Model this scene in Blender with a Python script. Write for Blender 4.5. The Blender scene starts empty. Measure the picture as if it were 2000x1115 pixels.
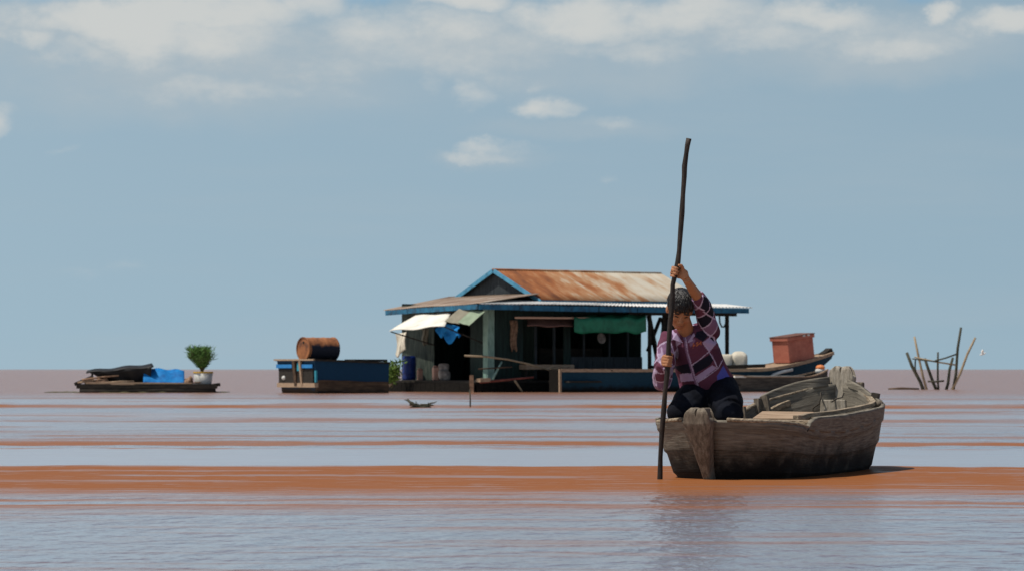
import bpy, bmesh, math, random
import numpy as np
from mathutils import Vector, Matrix
random.seed(7); rng = np.random.default_rng(11)
S = bpy.context.scene
R = math.radians
# ------------------------------------------------------------------ camera
CAM_H, F, HZ = 0.655, 6600.0, 720.5          # camera height (m), focal length in photo pixels, horizon row
cd = bpy.data.cameras.new("Camera"); cam = bpy.data.objects.new("Camera", cd)
S.collection.objects.link(cam); S.camera = cam
cam.location = (0, 0, CAM_H); cam.rotation_euler = (R(90), 0, 0)
cd.sensor_width = 36; cd.lens = F / 2000 * 36; cd.shift_y = (HZ - 557.5) / 2000
cd.clip_start = 0.5; cd.clip_end = 20000
cd.dof.use_dof = True; cd.dof.focus_distance = 20.2; cd.dof.aperture_fstop = 11.0
# ------------------------------------------------------------------ sky
SUN_EL, SUN_AZ = R(64), (-0.97, -0.24)       # sun high, from the left and a little behind the camera
w = bpy.data.worlds.new("World"); S.world = w; w.use_nodes = True
NT = w.node_tree; NT.nodes.clear()
def wn(t, **k):
    n = NT.nodes.new(t)
    for a, b in k.items(): setattr(n, a, b)
    return n
def wmath(op, a, b=None, c=None, clamp=False):
    n = wn('ShaderNodeMath', operation=op, use_clamp=clamp)
    for i, v in enumerate((a, b, c)):
        if v is None: continue
        if isinstance(v, (int, float)): n.inputs[i].default_value = v
        else: NT.links.new(v, n.inputs[i])
    return n.outputs[0]
def wmix(fac, a, b, typ='RGBA', blend='MIX'):
    n = wn('ShaderNodeMix', data_type='RGBA', blend_type=blend)
    for sock, v in ((n.inputs[0], fac), (n.inputs[6], a), (n.inputs[7], b)):
        if isinstance(v, (int, float)): sock.default_value = v
        elif isinstance(v, tuple): sock.default_value = (*v, 1)
        else: NT.links.new(v, sock)
    return n.outputs[2]
tc = wn('ShaderNodeTexCoord'); sep = wn('ShaderNodeSeparateXYZ'); NT.links.new(tc.outputs['Generated'], sep.inputs[0])
dx, dy, dz = sep.outputs
# the hazy tropical sky is even and blue almost down to the horizon: look the sky up at a compressed height
zz = wmath('MULTIPLY_ADD', wmath('MAXIMUM', dz, 0.0), 0.62, 0.36)
cmb = wn('ShaderNodeCombineXYZ'); NT.links.new(dx, cmb.inputs[0]); NT.links.new(dy, cmb.inputs[1]); NT.links.new(zz, cmb.inputs[2])
nrm = wn('ShaderNodeVectorMath', operation='NORMALIZE'); NT.links.new(cmb.outputs[0], nrm.inputs[0])
sky = wn('ShaderNodeTexSky', sky_type='NISHITA', sun_disc=False, sun_elevation=SUN_EL,
         sun_rotation=math.atan2(SUN_AZ[0], SUN_AZ[1]), air_density=1.0, dust_density=2.0, ozone_density=1.5)
NT.links.new(nrm.outputs[0], sky.inputs[0])
SKY_TINT = (1.95, 1.84, 1.38)               # thin haze low over the lake
lowsky = wn('ShaderNodeMapRange', interpolation_type='SMOOTHSTEP'); NT.links.new(dz, lowsky.inputs[0])
for i, x in enumerate((.14, .5, 1.0, 0.0)): lowsky.inputs[i + 1].default_value = x
skyc = wmix(1.0, sky.outputs[0], wmix(lowsky.outputs[0], (.55, .60, .66), SKY_TINT), blend='MULTIPLY')
# clouds: noise on the direction, plus the banks and puffs that stand over the lake
def wnoise(scale, detail, rough, sx, sy, sz, off=0.0):
    m = wn('ShaderNodeMapping'); m.inputs['Scale'].default_value = (sx, sy, sz); m.inputs['Location'].default_value = (off, off * .7, off * 1.3)
    NT.links.new(tc.outputs['Generated'], m.inputs[0])
    n = wn('ShaderNodeTexNoise'); n.inputs['Scale'].default_value = scale; n.inputs['Detail'].default_value = detail
    n.inputs['Roughness'].default_value = rough; NT.links.new(m.outputs[0], n.inputs[0])
    return n.outputs[0], n.outputs[1]
n1, n1c = wnoise(24, 10, .62, 1, 1, 1.5)
n2, _ = wnoise(70, 8, .6, 1, 1, 2.2, 3.1)
n3, _ = wnoise(11, 5, .5, 1, 1, 3.2, 7.7)
n4, _ = wnoise(7, 4, .55, 1, 1, 9.0, 1.7)
ws = wn('ShaderNodeSeparateColor'); NT.links.new(n1c, ws.inputs[0])
ex = wmath('ADD', dx, wmath('MULTIPLY', wmath('SUBTRACT', ws.outputs[0], .5), .034))
ez = wmath('ADD', dz, wmath('MULTIPLY', wmath('SUBTRACT', ws.outputs[1], .5), .020))
front = wmath('GREATER_THAN', dy, 0.0)
def blob(px, py, rx, ry, k):
    a = wmath('MULTIPLY', wmath('SUBTRACT', ex, (px - 1000) / F), F / rx)
    b = wmath('MULTIPLY', wmath('SUBTRACT', ez, (HZ - py) / F), F / ry)
    d = wmath('SQRT', wmath('ADD', wmath('MULTIPLY', a, a), wmath('MULTIPLY', b, b)))
    m = wn('ShaderNodeMapRange', interpolation_type='SMOOTHSTEP')
    NT.links.new(d, m.inputs[0]); m.inputs[1].default_value = 1.25; m.inputs[2].default_value = 0.15; m.inputs[3].default_value = 0; m.inputs[4].default_value = k
    return m.outputs[0]
def blobs(lst):
    o = None
    for b in lst:
        v = blob(*b); o = v if o is None else wmath('MAXIMUM', o, v)
    return wmath('MULTIPLY', o, front)
bright = blobs([(700, 95, 900, 85, .34), (1600, 70, 520, 62, .36), (420, 185, 420, 40, .30), (330, 75, 330, 62, .8), (150, 120, 150, 40, .55), (720, 60, 220, 60, .5), (880, 55, 160, 50, .6), (1230, 95, 200, 40, .5), (1480, 90, 200, 40, .4),
                (230, 55, 260, 62, 1), (60, 98, 60, 32, .75), (420, 30, 260, 50, .95), (600, 20, 120, 40, .7), (900, 15, 140, 32, .95),
                (1130, 35, 170, 60, .85), (1330, 40, 240, 60, .75), (1600, 45, 160, 42, .75), (1835, 22, 42, 28, .9), (1960, 55, 120, 40, .85),
                (1750, 90, 200, 36, .5), (620, 130, 150, 40, .5), (480, 170, 220, 34, .48), (940, 185, 60, 40, .35), (850, 165, 40, 30, .3),
                (1075, 205, 72, 30, .7), (1150, 232, 120, 24, .45), (1000, 280, 90, 20, .42), (965, 294, 90, 15, .4), (10, 240, 46, 34, .6),
                (1185, 350, 45, 20, .28), (1060, 155, 36, 18, .28), (1310, 100, 60, 20, .4), (150, 290, 30, 14, .2), (240, 525, 120, 20, .14)])
grey = blobs([(380, 150, 520, 110, .75), (150, 130, 260, 90, .6), (1700, 110, 420, 70, .7), (1150, 130, 400, 60, .6), (150, 90, 340, 100, .9), (520, 110, 420, 95, .95), (950, 95, 320, 80, .85), (1300, 75, 340, 80, .8), (1750, 85, 360, 70, .75),
              (500, 195, 360, 40, .55), (1130, 245, 200, 26, .4), (960, 300, 110, 20, .35)])
hole = blobs([(90, 0, 75, 30, 1), (735, 0, 80, 22, 1), (1500, 0, 50, 20, .9), (1790, 0, 32, 12, .8)])
nn = wmath('ADD', wmath('MULTIPLY', n1, .62), wmath('MULTIPLY', n2, .38))
def mr(v, a, b, c=0.0, d=1.0):
    m = wn('ShaderNodeMapRange', interpolation_type='SMOOTHSTEP'); NT.links.new(v, m.inputs[0])
    for i, x in enumerate((a, b, c, d)): m.inputs[i + 1].default_value = x
    return m.outputs[0]
# elsewhere in the sky: broken cloud from about 5 degrees upward
high = wmath('MULTIPLY', wmath('MULTIPLY', mr(dz, .10, .2), mr(dz, .6, .35)), mr(n3, .55, .75))
gmask = wmath('MULTIPLY', wmath('MAXIMUM', grey, high), mr(nn, .25, .58, .58, 1.0), clamp=True)
gmask = wmath('MULTIPLY', gmask, wmath('SUBTRACT', 1.0, hole), clamp=True)
bm = wmath('MULTIPLY', mr(wmath('ADD', wmath('MULTIPLY', bright, .9), wmath('MULTIPLY', wmath('SUBTRACT', nn, .5), 1.7)), .08, .86), mr(bright, 0.0, .22), clamp=True)
bm = wmath('MULTIPLY', bm, wmath('SUBTRACT', 1.0, wmath('MULTIPLY', hole, .9)), clamp=True)
bm = wmath('MAXIMUM', bm, wmath('MULTIPLY', high, mr(n2, .5, .7)))
wisp = wmath('MULTIPLY', mr(n4, .42, .75), .22)
deep = wmath('MULTIPLY', hole, .55)
c0 = wmix(deep, skyc, wmix(1.0, skyc, (.62, .92, 1.12), blend='MULTIPLY'))
c1 = wmix(wisp, c0, (4.0, 4.75, 5.25))
c2 = wmix(wmath('MULTIPLY', gmask, .92), c1, (4.25, 4.9, 5.3))
c3 = wmix(wmath('MULTIPLY', bm, .92), c2, (6.1, 6.25, 6.1))
bg = wn('ShaderNodeBackground'); bg.inputs['Strength'].default_value = 0.10
NT.links.new(c3, bg.inputs[0]); wo = wn('ShaderNodeOutputWorld'); NT.links.new(bg.outputs[0], wo.inputs[0])
# ------------------------------------------------------------------ sun, exposure
sl = bpy.data.lights.new("Sun", 'SUN'); sl.energy = 4.6; sl.angle = R(.5); sl.color = (1, .93, .82)
so = bpy.data.objects.new("Sun", sl); S.collection.objects.link(so)
sd = Vector((SUN_AZ[0] * math.cos(SUN_EL), SUN_AZ[1] * math.cos(SUN_EL), math.sin(SUN_EL))).normalized()
so.rotation_euler = sd.to_track_quat('Z', 'Y').to_euler(); so.location = (-20, -12, 40)
S.view_settings.view_transform = 'Standard'; S.view_settings.look = 'None'; S.view_settings.exposure = 0.0; S.view_settings.gamma = 1.0

# ------------------------------------------------------------------ helpers
def P(px, py, Y):                            # photo pixel + distance -> point in the world
    return Vector(((px - 1000) / F * Y, Y, CAM_H - (py - HZ) / F * Y))
def tag(o, label=None, cat=None, group=None, kind=None):
    for k, v in (('label', label), ('category', cat), ('group', group), ('kind', kind)):
        if v: o[k] = v
    return o
def empty(name, loc, rz=0.0, label=None, cat=None, group=None):
    o = bpy.data.objects.new(name, None); S.collection.objects.link(o); o.empty_display_size = .1
    o.location = loc; o.rotation_euler = (0, 0, rz)
    return tag(o, label, cat, group)
def frame(d, up=Vector((0, 0, 1))):
    d = d.normalized()
    if abs(d.dot(up)) > .98: up = Vector((0, 1, 0))
    x = d.cross(up).normalized(); y = x.cross(d).normalized()
    return x, y, d
class MB:
    def __init__(s): s.v = []; s.f = []; s.uv = []
    def add(s, vs, fs, uv=None):
        n = len(s.v); s.v += [tuple(a) for a in vs]; s.f += [tuple(i + n for i in f) for f in fs]
        s.uv += uv if uv else [(0, 0, 0)] * len(vs)
        return s
    def box(s, c, d, rot=None, jit=0.0):
        hx, hy, hz = d[0] / 2, d[1] / 2, d[2] / 2; vs = []
        for x, y, z in ((-1, -1, -1), (1, -1, -1), (1, 1, -1), (-1, 1, -1), (-1, -1, 1), (1, -1, 1), (1, 1, 1), (-1, 1, 1)):
            p = Vector((x * hx, y * hy, z * hz))
            if jit: p += Vector((random.uniform(-jit, jit), random.uniform(-jit, jit), random.uniform(-jit, jit)))
            if rot: p = rot @ p
            vs.append(p + Vector(c))
        return s.add(vs, [(0, 3, 2, 1), (4, 5, 6, 7), (0, 1, 5, 4), (1, 2, 6, 5), (2, 3, 7, 6), (3, 0, 4, 7)])
    def beam(s, a, b, wd, ht, up=Vector((0, 0, 1)), n=1, wob=0.0):
        a, b = Vector(a), Vector(b); x, y, d = frame(b - a, up); vs = []; fs = []
        for i in range(n + 1):
            t = i / n; c = a.lerp(b, t)
            k = 1 + random.uniform(-wob, wob); o = x * random.uniform(-wob, wob) * wd * .5 + y * random.uniform(-wob, wob) * ht * .3
            for sx, sy in ((-1, -1), (1, -1), (1, 1), (-1, 1)): vs.append(c + o + x * sx * wd / 2 * k + y * sy * ht / 2 * k)
        for i in range(n):
            for j in range(4):
                q = i * 4; fs.append((q + j, q + (j + 1) % 4, q + 4 + (j + 1) % 4, q + 4 + j))
        fs += [(3, 2, 1, 0), (n * 4, n * 4 + 1, n * 4 + 2, n * 4 + 3)]
        return s.add(vs, fs)
    def tube(s, pts, rad, n=10, flat=1.0, right=None, cap=True):
        pts = [Vector(p) for p in pts]; m = len(pts)
        if not hasattr(rad, '__len__'): rad = [rad] * m
        vs = []; fs = []; uv = []; L = 0.0
        for i, p in enumerate(pts):
            d = (pts[min(i + 1, m - 1)] - pts[max(i - 1, 0)]).normalized()
            if i: L += (pts[i] - pts[i - 1]).length
            if right is not None:
                x = (Vector(right) - d * d.dot(Vector(right))).normalized(); y = d.cross(x)
            else: x, y, _ = frame(d, Vector((.13, .97, .2)))
            r = rad[i]; rx, ry = (r if hasattr(r, '__len__') else (r, r * flat))
            for k in range(n):
                t = 2 * math.pi * k / n; vs.append(p + x * rx * math.cos(t) + y * ry * math.sin(t)); uv.append((L, k / n, 0))
        for i in range(m - 1):
            for k in range(n):
                fs.append((i * n + k, i * n + (k + 1) % n, (i + 1) * n + (k + 1) % n, (i + 1) * n + k))
        if cap: fs += [tuple(range(n - 1, -1, -1)), tuple(range((m - 1) * n, m * n))]
        return s.add(vs, fs, uv)
    def ell(s, c, r, rot=None, nu=20, nv=14):
        vs = [Vector((0, 0, 1))]; fs = []
        for i in range(1, nv):
            a = math.pi * i / nv
            for k in range(nu):
                t = 2 * math.pi * k / nu; vs.append(Vector((math.sin(a) * math.cos(t), math.sin(a) * math.sin(t), math.cos(a))))
        vs.append(Vector((0, 0, -1)))
        for k in range(nu):
            fs.append((0, 1 + k, 1 + (k + 1) % nu)); e = len(vs) - 1; b = 1 + (nv - 2) * nu
            fs.append((e, b + (k + 1) % nu, b + k))
        for i in range(nv - 2):
            for k in range(nu):
                q = 1 + i * nu; fs.append((q + k, q + nu + k, q + nu + (k + 1) % nu, q + (k + 1) % nu))
        o = []
        for v in vs:
            p = Vector((v.x * r[0], v.y * r[1], v.z * r[2])); o.append((rot @ p if rot else p) + Vector(c))
        return s.add(o, fs)
    def grid(s, fn, nu, nv, uvfn=None):                # fn(u, v) -> point, u and v in 0..1
        vs = []; uv = []
        for j in range(nv + 1):
            for i in range(nu + 1):
                vs.append(fn(i / nu, j / nv)); uv.append(uvfn(i / nu, j / nv) if uvfn else (i / nu, j / nv, 0))
        fs = [(j * (nu + 1) + i, j * (nu + 1) + i + 1, (j + 1) * (nu + 1) + i + 1, (j + 1) * (nu + 1) + i) for j in range(nv) for i in range(nu)]
        return s.add(vs, fs, uv)
    def corr(s, a, b, c, d, pitch=.09, amp=.014, sag=0.0):   # corrugated sheet; ridges run from edge a-b down to edge d-c
        a, b, c, d = (Vector(q) for q in (a, b, c, d)); nrm = (b - a).cross(d - a).normalized()
        if nrm.z < 0: nrm = -nrm
        W = (b - a).length; H = (d - a).length; k = max(2, round(W / pitch)); 
        ph = random.uniform(0, 6)
        def fn(u, v):
            return a.lerp(b, u).lerp(d.lerp(c, u), v) + nrm * (amp * math.sin(2 * math.pi * k * u) + sag * math.sin(u * 9 + ph) * v)
        return s.grid(fn, k * 6, 4, lambda u, v: (u * W, v * H, 0))
    def prism(s, poly, a, nrm, depth):                  # poly: list of world points in a plane, extruded by depth along nrm
        n = len(poly); nrm = Vector(nrm).normalized()
        vs = [Vector(p) for p in poly] + [Vector(p) + nrm * depth for p in poly]
        return s.add(vs, [tuple(range(n - 1, -1, -1)), tuple(range(n, 2 * n))] + [(i, (i + 1) % n, n + (i + 1) % n, n + i) for i in range(n)])
    def build(s, name, mat, parent=None, smooth=False, bevel=0.0, solid=0.0, rel=None, label=None, off=-1, keep=0):
        if rel is not None: s.v = [(a - rel[0], b - rel[1], c - rel[2]) for a, b, c in s.v]
        me = bpy.data.meshes.new(name); me.from_pydata(s.v, [], s.f); me.validate(); me.update()
        at = me.attributes.new('uvw', 'FLOAT_VECTOR', 'POINT')
        if len(at.data) == len(s.uv): at.data.foreach_set('vector', [q for t in s.uv for q in t])
        b = bmesh.new(); b.from_mesh(me)
        if not keep: bmesh.ops.recalc_face_normals(b, faces=b.faces)
        b.to_mesh(me); b.free()
        if mat: me.materials.append(mat)
        if smooth: me.polygons.foreach_set('use_smooth', [True] * len(me.polygons))
        o = bpy.data.objects.new(name, me); S.collection.objects.link(o)
        if parent: o.parent = parent
        if solid: m = o.modifiers.new('Solidify', 'SOLIDIFY'); m.thickness = solid; m.offset = off
        if bevel: m = o.modifiers.new('Bevel', 'BEVEL'); m.width = bevel; m.segments = 2; m.limit_method = 'ANGLE'
        if label: o['label'] = label
        return o
def single(name, mb, mat, label, cat, group=None, base=None, **k):   # a thing that is one mesh, origin at its base
    a = np.array(mb.v); base = base or (float(a[:, 0].mean()), float(a[:, 1].mean()), float(a[:, 2].min()))
    o = mb.build(name, mat, rel=base, **k); o.location = base
    return tag(o, label, cat, group)

# ------------------------------------------------------------------ materials
def mat(name, cols, scale=6, stretch=(1, 1, 1), rough=.8, bump=0.0, coord='Object', spec=.3, detail=6, lo=.3, hi=.7, metal=0.0, nrough=.6, fine=0.0):
    m = bpy.data.materials.new(name); m.use_nodes = True; t = m.node_tree; b = t.nodes['Principled BSDF']
    if coord == 'uvw': c = t.nodes.new('ShaderNodeAttribute'); c.attribute_name = 'uvw'; co = c.outputs['Vector']
    else: co = t.nodes.new('ShaderNodeTexCoord').outputs[coord]
    mp = t.nodes.new('ShaderNodeMapping'); mp.inputs['Scale'].default_value = stretch; t.links.new(co, mp.inputs[0])
    n = t.nodes.new('ShaderNodeTexNoise'); n.inputs['Scale'].default_value = scale; n.inputs['Detail'].default_value = detail; n.inputs['Roughness'].default_value = nrough
    t.links.new(mp.outputs[0], n.inputs[0])
    r = t.nodes.new('ShaderNodeValToRGB'); t.links.new(n.outputs[0], r.inputs[0]); e = r.color_ramp.elements
    k = len(cols)
    while len(e) < k: e.new(.5)
    for i, c in enumerate(cols): e[i].position = lo + (hi - lo) * i / max(1, k - 1); e[i].color = (*c, 1)
    out = r.outputs[0]
    if fine:
        n2 = t.nodes.new('ShaderNodeTexNoise'); n2.inputs['Scale'].default_value = scale * 5; n2.inputs['Detail'].default_value = 8; t.links.new(mp.outputs[0], n2.inputs[0])
        mx = t.nodes.new('ShaderNodeMix'); mx.data_type = 'RGBA'; mx.blend_type = 'OVERLAY'; mx.inputs[0].default_value = fine
        t.links.new(out, mx.inputs[6]); t.links.new(n2.outputs[0], mx.inputs[7]); out = mx.outputs[2]
    t.links.new(out, b.inputs['Base Color'])
    b.inputs['Roughness'].default_value = rough; b.inputs['Specular IOR Level'].default_value = spec; b.inputs['Metallic'].default_value = metal
    if bump:
        bp = t.nodes.new('ShaderNodeBump'); bp.inputs['Strength'].default_value = bump; bp.inputs['Distance'].default_value = .02
        t.links.new(n.outputs[0], bp.inputs['Height']); t.links.new(bp.outputs[0], b.inputs['Normal'])
    return m
def vmat(name, rough=.85, spec=.2):                        # colour pattern kept on the mesh
    m = bpy.data.materials.new(name); m.use_nodes = True; t = m.node_tree; b = t.nodes['Principled BSDF']
    a = t.nodes.new('ShaderNodeAttribute'); a.attribute_name = 'pattern'; t.links.new(a.outputs['Color'], b.inputs['Base Color'])
    b.inputs['Roughness'].default_value = rough; b.inputs['Specular IOR Level'].default_value = spec
    n = t.nodes.new('ShaderNodeTexNoise'); n.inputs['Scale'].default_value = 40; bp = t.nodes.new('ShaderNodeBump'); bp.inputs['Strength'].default_value = .25
    bp.inputs['Distance'].default_value = .01; t.links.new(n.outputs[0], bp.inputs['Height']); t.links.new(bp.outputs[0], b.inputs['Normal'])
    return m
M_ = {}
M_['hullwood'] = None
M_['deck'] = mat('weathered deck wood', [(.10, .078, .055), (.24, .19, .135), (.36, .30, .22)], 7, (9, 1, 9), .85, .5, fine=.5)
M_['post'] = mat('weathered post wood', [(.06, .05, .038), (.14, .115, .088), (.21, .18, .14)], 16, (3, 3, .8), .9, .15, fine=.5)
M_['postg'] = mat('silver grey post wood', [(.13, .115, .09), (.27, .24, .195), (.36, .33, .28)], 16, (3, 3, .8), .9, .15, fine=.5)
M_['pole'] = mat('dark wet bark', [(.006, .0045, .004), (.018, .012, .009), (.036, .023, .016)], 14, (3, 3, .8), .6, .6)
M_['wire'] = mat('dark wire', [(.03, .025, .02), (.06, .05, .04)], 20)
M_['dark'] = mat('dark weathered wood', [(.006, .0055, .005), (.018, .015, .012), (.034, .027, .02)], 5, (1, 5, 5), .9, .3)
M_['shadedark'] = mat('shade black wood', [(.003, .003, .003), (.008, .007, .006), (.014, .012, .010)], 5, (1, 5, 5), .9, .2, spec=.1)  # near-black wood colour stands in for shade on aprons and transom
M_['tan'] = mat('tan plank', [(.14, .09, .055), (.30, .21, .14), (.36, .27, .19)], 6, (1, 6, 6), .85, .3)
M_['bamboo'] = mat('dry bamboo', [(.12, .085, .045), (.28, .21, .13), (.34, .27, .18)], 9, (4, 4, 1), .6, .2)
M_['stakedark'] = mat('dark wet stake', [(.012, .014, .010), (.04, .04, .025), (.07, .06, .04)], 9, (4, 4, 1), .7, .2)
M_['redpole'] = mat('faded red paint', [(.12, .03, .022), (.24, .07, .05)], 9)
M_['rust'] = None
M_['zinc'] = mat('grey corrugated metal', [(.34, .34, .33), (.55, .55, .53), (.66, .66, .64), (.40, .33, .27)], 2.2, (1, .35, 1), .55, 0, 'uvw', .4, lo=.3, hi=.78)
M_['zincbrown'] = mat('stained corrugated metal', [(.13, .075, .05), (.25, .18, .13), (.40, .36, .31)], 2.0, (1, .4, 1), .6, 0, 'uvw', .4)
M_['bluetrim'] = mat('blue painted trim', [(.012, .03, .05), (.010, .085, .16), (.014, .125, .22)], 5, (1, 1, 1), .6, lo=.3, hi=.6)
M_['bluetrimlt'] = mat('light blue painted trim', [(.04, .10, .14), (.05, .21, .34), (.08, .28, .42)], 4, (1, 1, 1), .6, lo=.3, hi=.62)
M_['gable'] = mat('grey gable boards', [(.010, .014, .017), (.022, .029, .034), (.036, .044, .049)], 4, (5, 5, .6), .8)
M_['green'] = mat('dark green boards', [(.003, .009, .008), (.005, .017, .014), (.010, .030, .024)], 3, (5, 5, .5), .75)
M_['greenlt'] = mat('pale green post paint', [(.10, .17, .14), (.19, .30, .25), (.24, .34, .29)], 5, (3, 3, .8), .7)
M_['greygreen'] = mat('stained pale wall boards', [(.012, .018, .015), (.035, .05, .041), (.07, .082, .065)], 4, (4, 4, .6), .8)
M_['cream'] = mat('cream canvas', [(.50, .48, .42), (.66, .64, .57), (.72, .70, .64)], 2, (1, 1, 1), .8, .2)
M_['sheetgrey'] = mat('stained sheet', [(.15, .14, .10), (.23, .21, .16)], 3)
M_['sheetgreen'] = mat('pale green sheet', [(.16, .21, .14), (.26, .32, .23)], 3)
M_['bluetarp'] = mat('blue tarpaulin', [(.004, .085, .27), (.006, .15, .42), (.012, .20, .50)], 5, (1, 1, 1), .7, .3, spec=.15)
M_['bluedrum'] = mat('blue plastic', [(.003, .014, .10), (.005, .026, .17)], 3, rough=.4)
M_['black'] = mat('black sheeting', [(.004, .004, .005), (.012, .012, .013)], 6, rough=.6, bump=.4)
M_['red'] = mat('faded red crate paint', [(.20, .052, .036), (.36, .115, .078), (.42, .15, .10)], 3.5, (1, 1, 1), .7, lo=.2, hi=.7, fine=.3)
M_['redlid'] = mat('crate rim', [(.09, .04, .03), (.16, .07, .05)], 6)
M_['redawn'] = mat('dusty red awning cloth', [(.17, .075, .055), (.27, .13, .095)], 4)
M_['peach'] = mat('peach awning trim', [(.42, .25, .17), (.5, .32, .22)], 4)
M_['greenawn'] = mat('green awning cloth', [(.01, .085, .045), (.015, .15, .08), (.02, .2, .105)], 3, (1, 1, 1), .6, .3)
M_['bargeblue'] = None
M_['teal'] = mat('teal trim', [(.02, .17, .24), (.03, .25, .33)], 4)
M_['brightblue'] = mat('bright blue stripe', [(.015, .12, .32), (.02, .20, .48)], 3)
M_['mudwood'] = mat('muddy rubbing strake', [(.025, .016, .01), (.065, .04, .025), (.11, .07, .04)], 5, (.5, 2, 3), .95, .6)
M_['greyhull'] = mat('grey canoe wood', [(.018, .018, .017), (.05, .046, .04), (.085, .078, .065)], 5, (.5, 4, 4), .9, .3)
M_['drum_old'] = mat('rusty steel drum', [(.035, .02, .018), (.20, .075, .03), (.33, .13, .05), (.10, .05, .03)], 3.2, (1, 1, 1), .75, .3, lo=.28, hi=.72, fine=.3)
M_['sack'] = mat('cream sack', [(.44, .40, .32), (.60, .56, .47)], 5, bump=.5)
M_['white'] = mat('off white plastic', [(.42, .42, .40), (.60, .60, .57)], 4, rough=.5)
M_['pinkish'] = mat('dirty pink plastic', [(.30, .17, .13), (.42, .27, .21)], 5)
M_['bucket'] = mat('white bucket', [(.38, .38, .36), (.55, .55, .52)], 5, rough=.5)
M_['yellow'] = mat('yellow rim', [(.42, .25, .03), (.55, .34, .05)], 5)
M_['leaf'] = mat('leaf green', [(.035, .085, .018), (.085, .18, .04), (.14, .26, .06)], 12, rough=.6, spec=.2)
M_['leafy'] = mat('yellow green leaf', [(.04, .085, .012), (.10, .18, .03), (.17, .25, .05)], 9, rough=.6)
M_['weed'] = mat('floating weed', [(.06, .06, .025), (.12, .115, .06)], 9)
M_['brown'] = mat('brown clutter', [(.05, .03, .02), (.20, .12, .075), (.32, .2, .13)], 9)
M_['skin'] = None
M_['cloth_navy'] = mat('navy trousers', [(.0025, .003, .005), (.005, .006, .010), (.009, .011, .018)], 9, bump=.3, rough=.95, spec=.1)
M_['hair'] = mat('black hair', [(.004, .004, .0045), (.010, .010, .011), (.022, .021, .022)], 40, (1, 1, .25), .45, .5, spec=.5)
M_['collar'] = mat('lavender collar cloth', [(.28, .21, .33), (.36, .29, .42)], 20)
M_['float'] = mat('orange float', [(.55, .16, .05), (.62, .24, .09)], 5)
M_['birdw'] = mat('white feathers', [(.6, .6, .58), (.75, .75, .72)], 20)
def rust_material():
    m = bpy.data.materials.new('rusted roof sheets'); m.use_nodes = True; t = m.node_tree; b = t.nodes['Principled BSDF']
    def N(ty, **k):
        n = t.nodes.new(ty)
        for a, c in k.items(): setattr(n, a, c)
        return n
    a = N('ShaderNodeAttribute', attribute_name='uvw'); s = N('ShaderNodeSeparateXYZ'); t.links.new(a.outputs['Vector'], s.inputs[0])
    def mth(op, x, y=None):
        n = N('ShaderNodeMath', operation=op)
        for i, v in enumerate((x, y)):
            if v is None: continue
            if isinstance(v, (int, float)): n.inputs[i].default_value = v
            else: t.links.new(v, n.inputs[i])
        return n.outputs[0]
    sheet = mth('FLOOR', mth('DIVIDE', s.outputs[0], .82))
    wnz = N('ShaderNodeTexWhiteNoise', noise_dimensions='1D'); t.links.new(mth('ADD', sheet, 4.37), wnz.inputs['W'])
    c = N('ShaderNodeCombineXYZ'); t.links.new(s.outputs[0], c.inputs[0]); t.links.new(mth('MULTIPLY', s.outputs[1], .28), c.inputs[1]); t.links.new(sheet, c.inputs[2])
    n = N('ShaderNodeTexNoise'); n.inputs['Scale'].default_value = 2.6; n.inputs['Detail'].default_value = 7; n.inputs['Roughness'].default_value = .62; t.links.new(c.outputs[0], n.inputs[0])
    # older, rustier sheets at the left end of the roof
    age = N('ShaderNodeMapRange'); t.links.new(s.outputs[0], age.inputs[0])
    for i, q in enumerate((1.2, 4.6, .22, -.10)): age.inputs[i + 1].default_value = q
    v = mth('ADD', mth('ADD', n.outputs[0], age.outputs[0]), mth('MULTIPLY', mth('SUBTRACT', wnz.outputs[0], .5), .22))
    r = N('ShaderNodeValToRGB'); t.links.new(v, r.inputs[0]); e = r.color_ramp.elements
    cols = [(.30, (.40, .37, .31)), (.46, (.36, .29, .215)), (.56, (.30, .165, .085)), (.70, (.235, .085, .03)), (.88, (.12, .045, .022))]
    while len(e) < len(cols): e.new(.5)
    for i, (p, q) in enumerate(cols): e[i].position = p; e[i].color = (*q, 1)
    t.links.new(r.outputs[0], b.inputs['Base Color']); b.inputs['Roughness'].default_value = .8; b.inputs['Specular IOR Level'].default_value = .2
    return m
M_['rust'] = rust_material()
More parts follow.
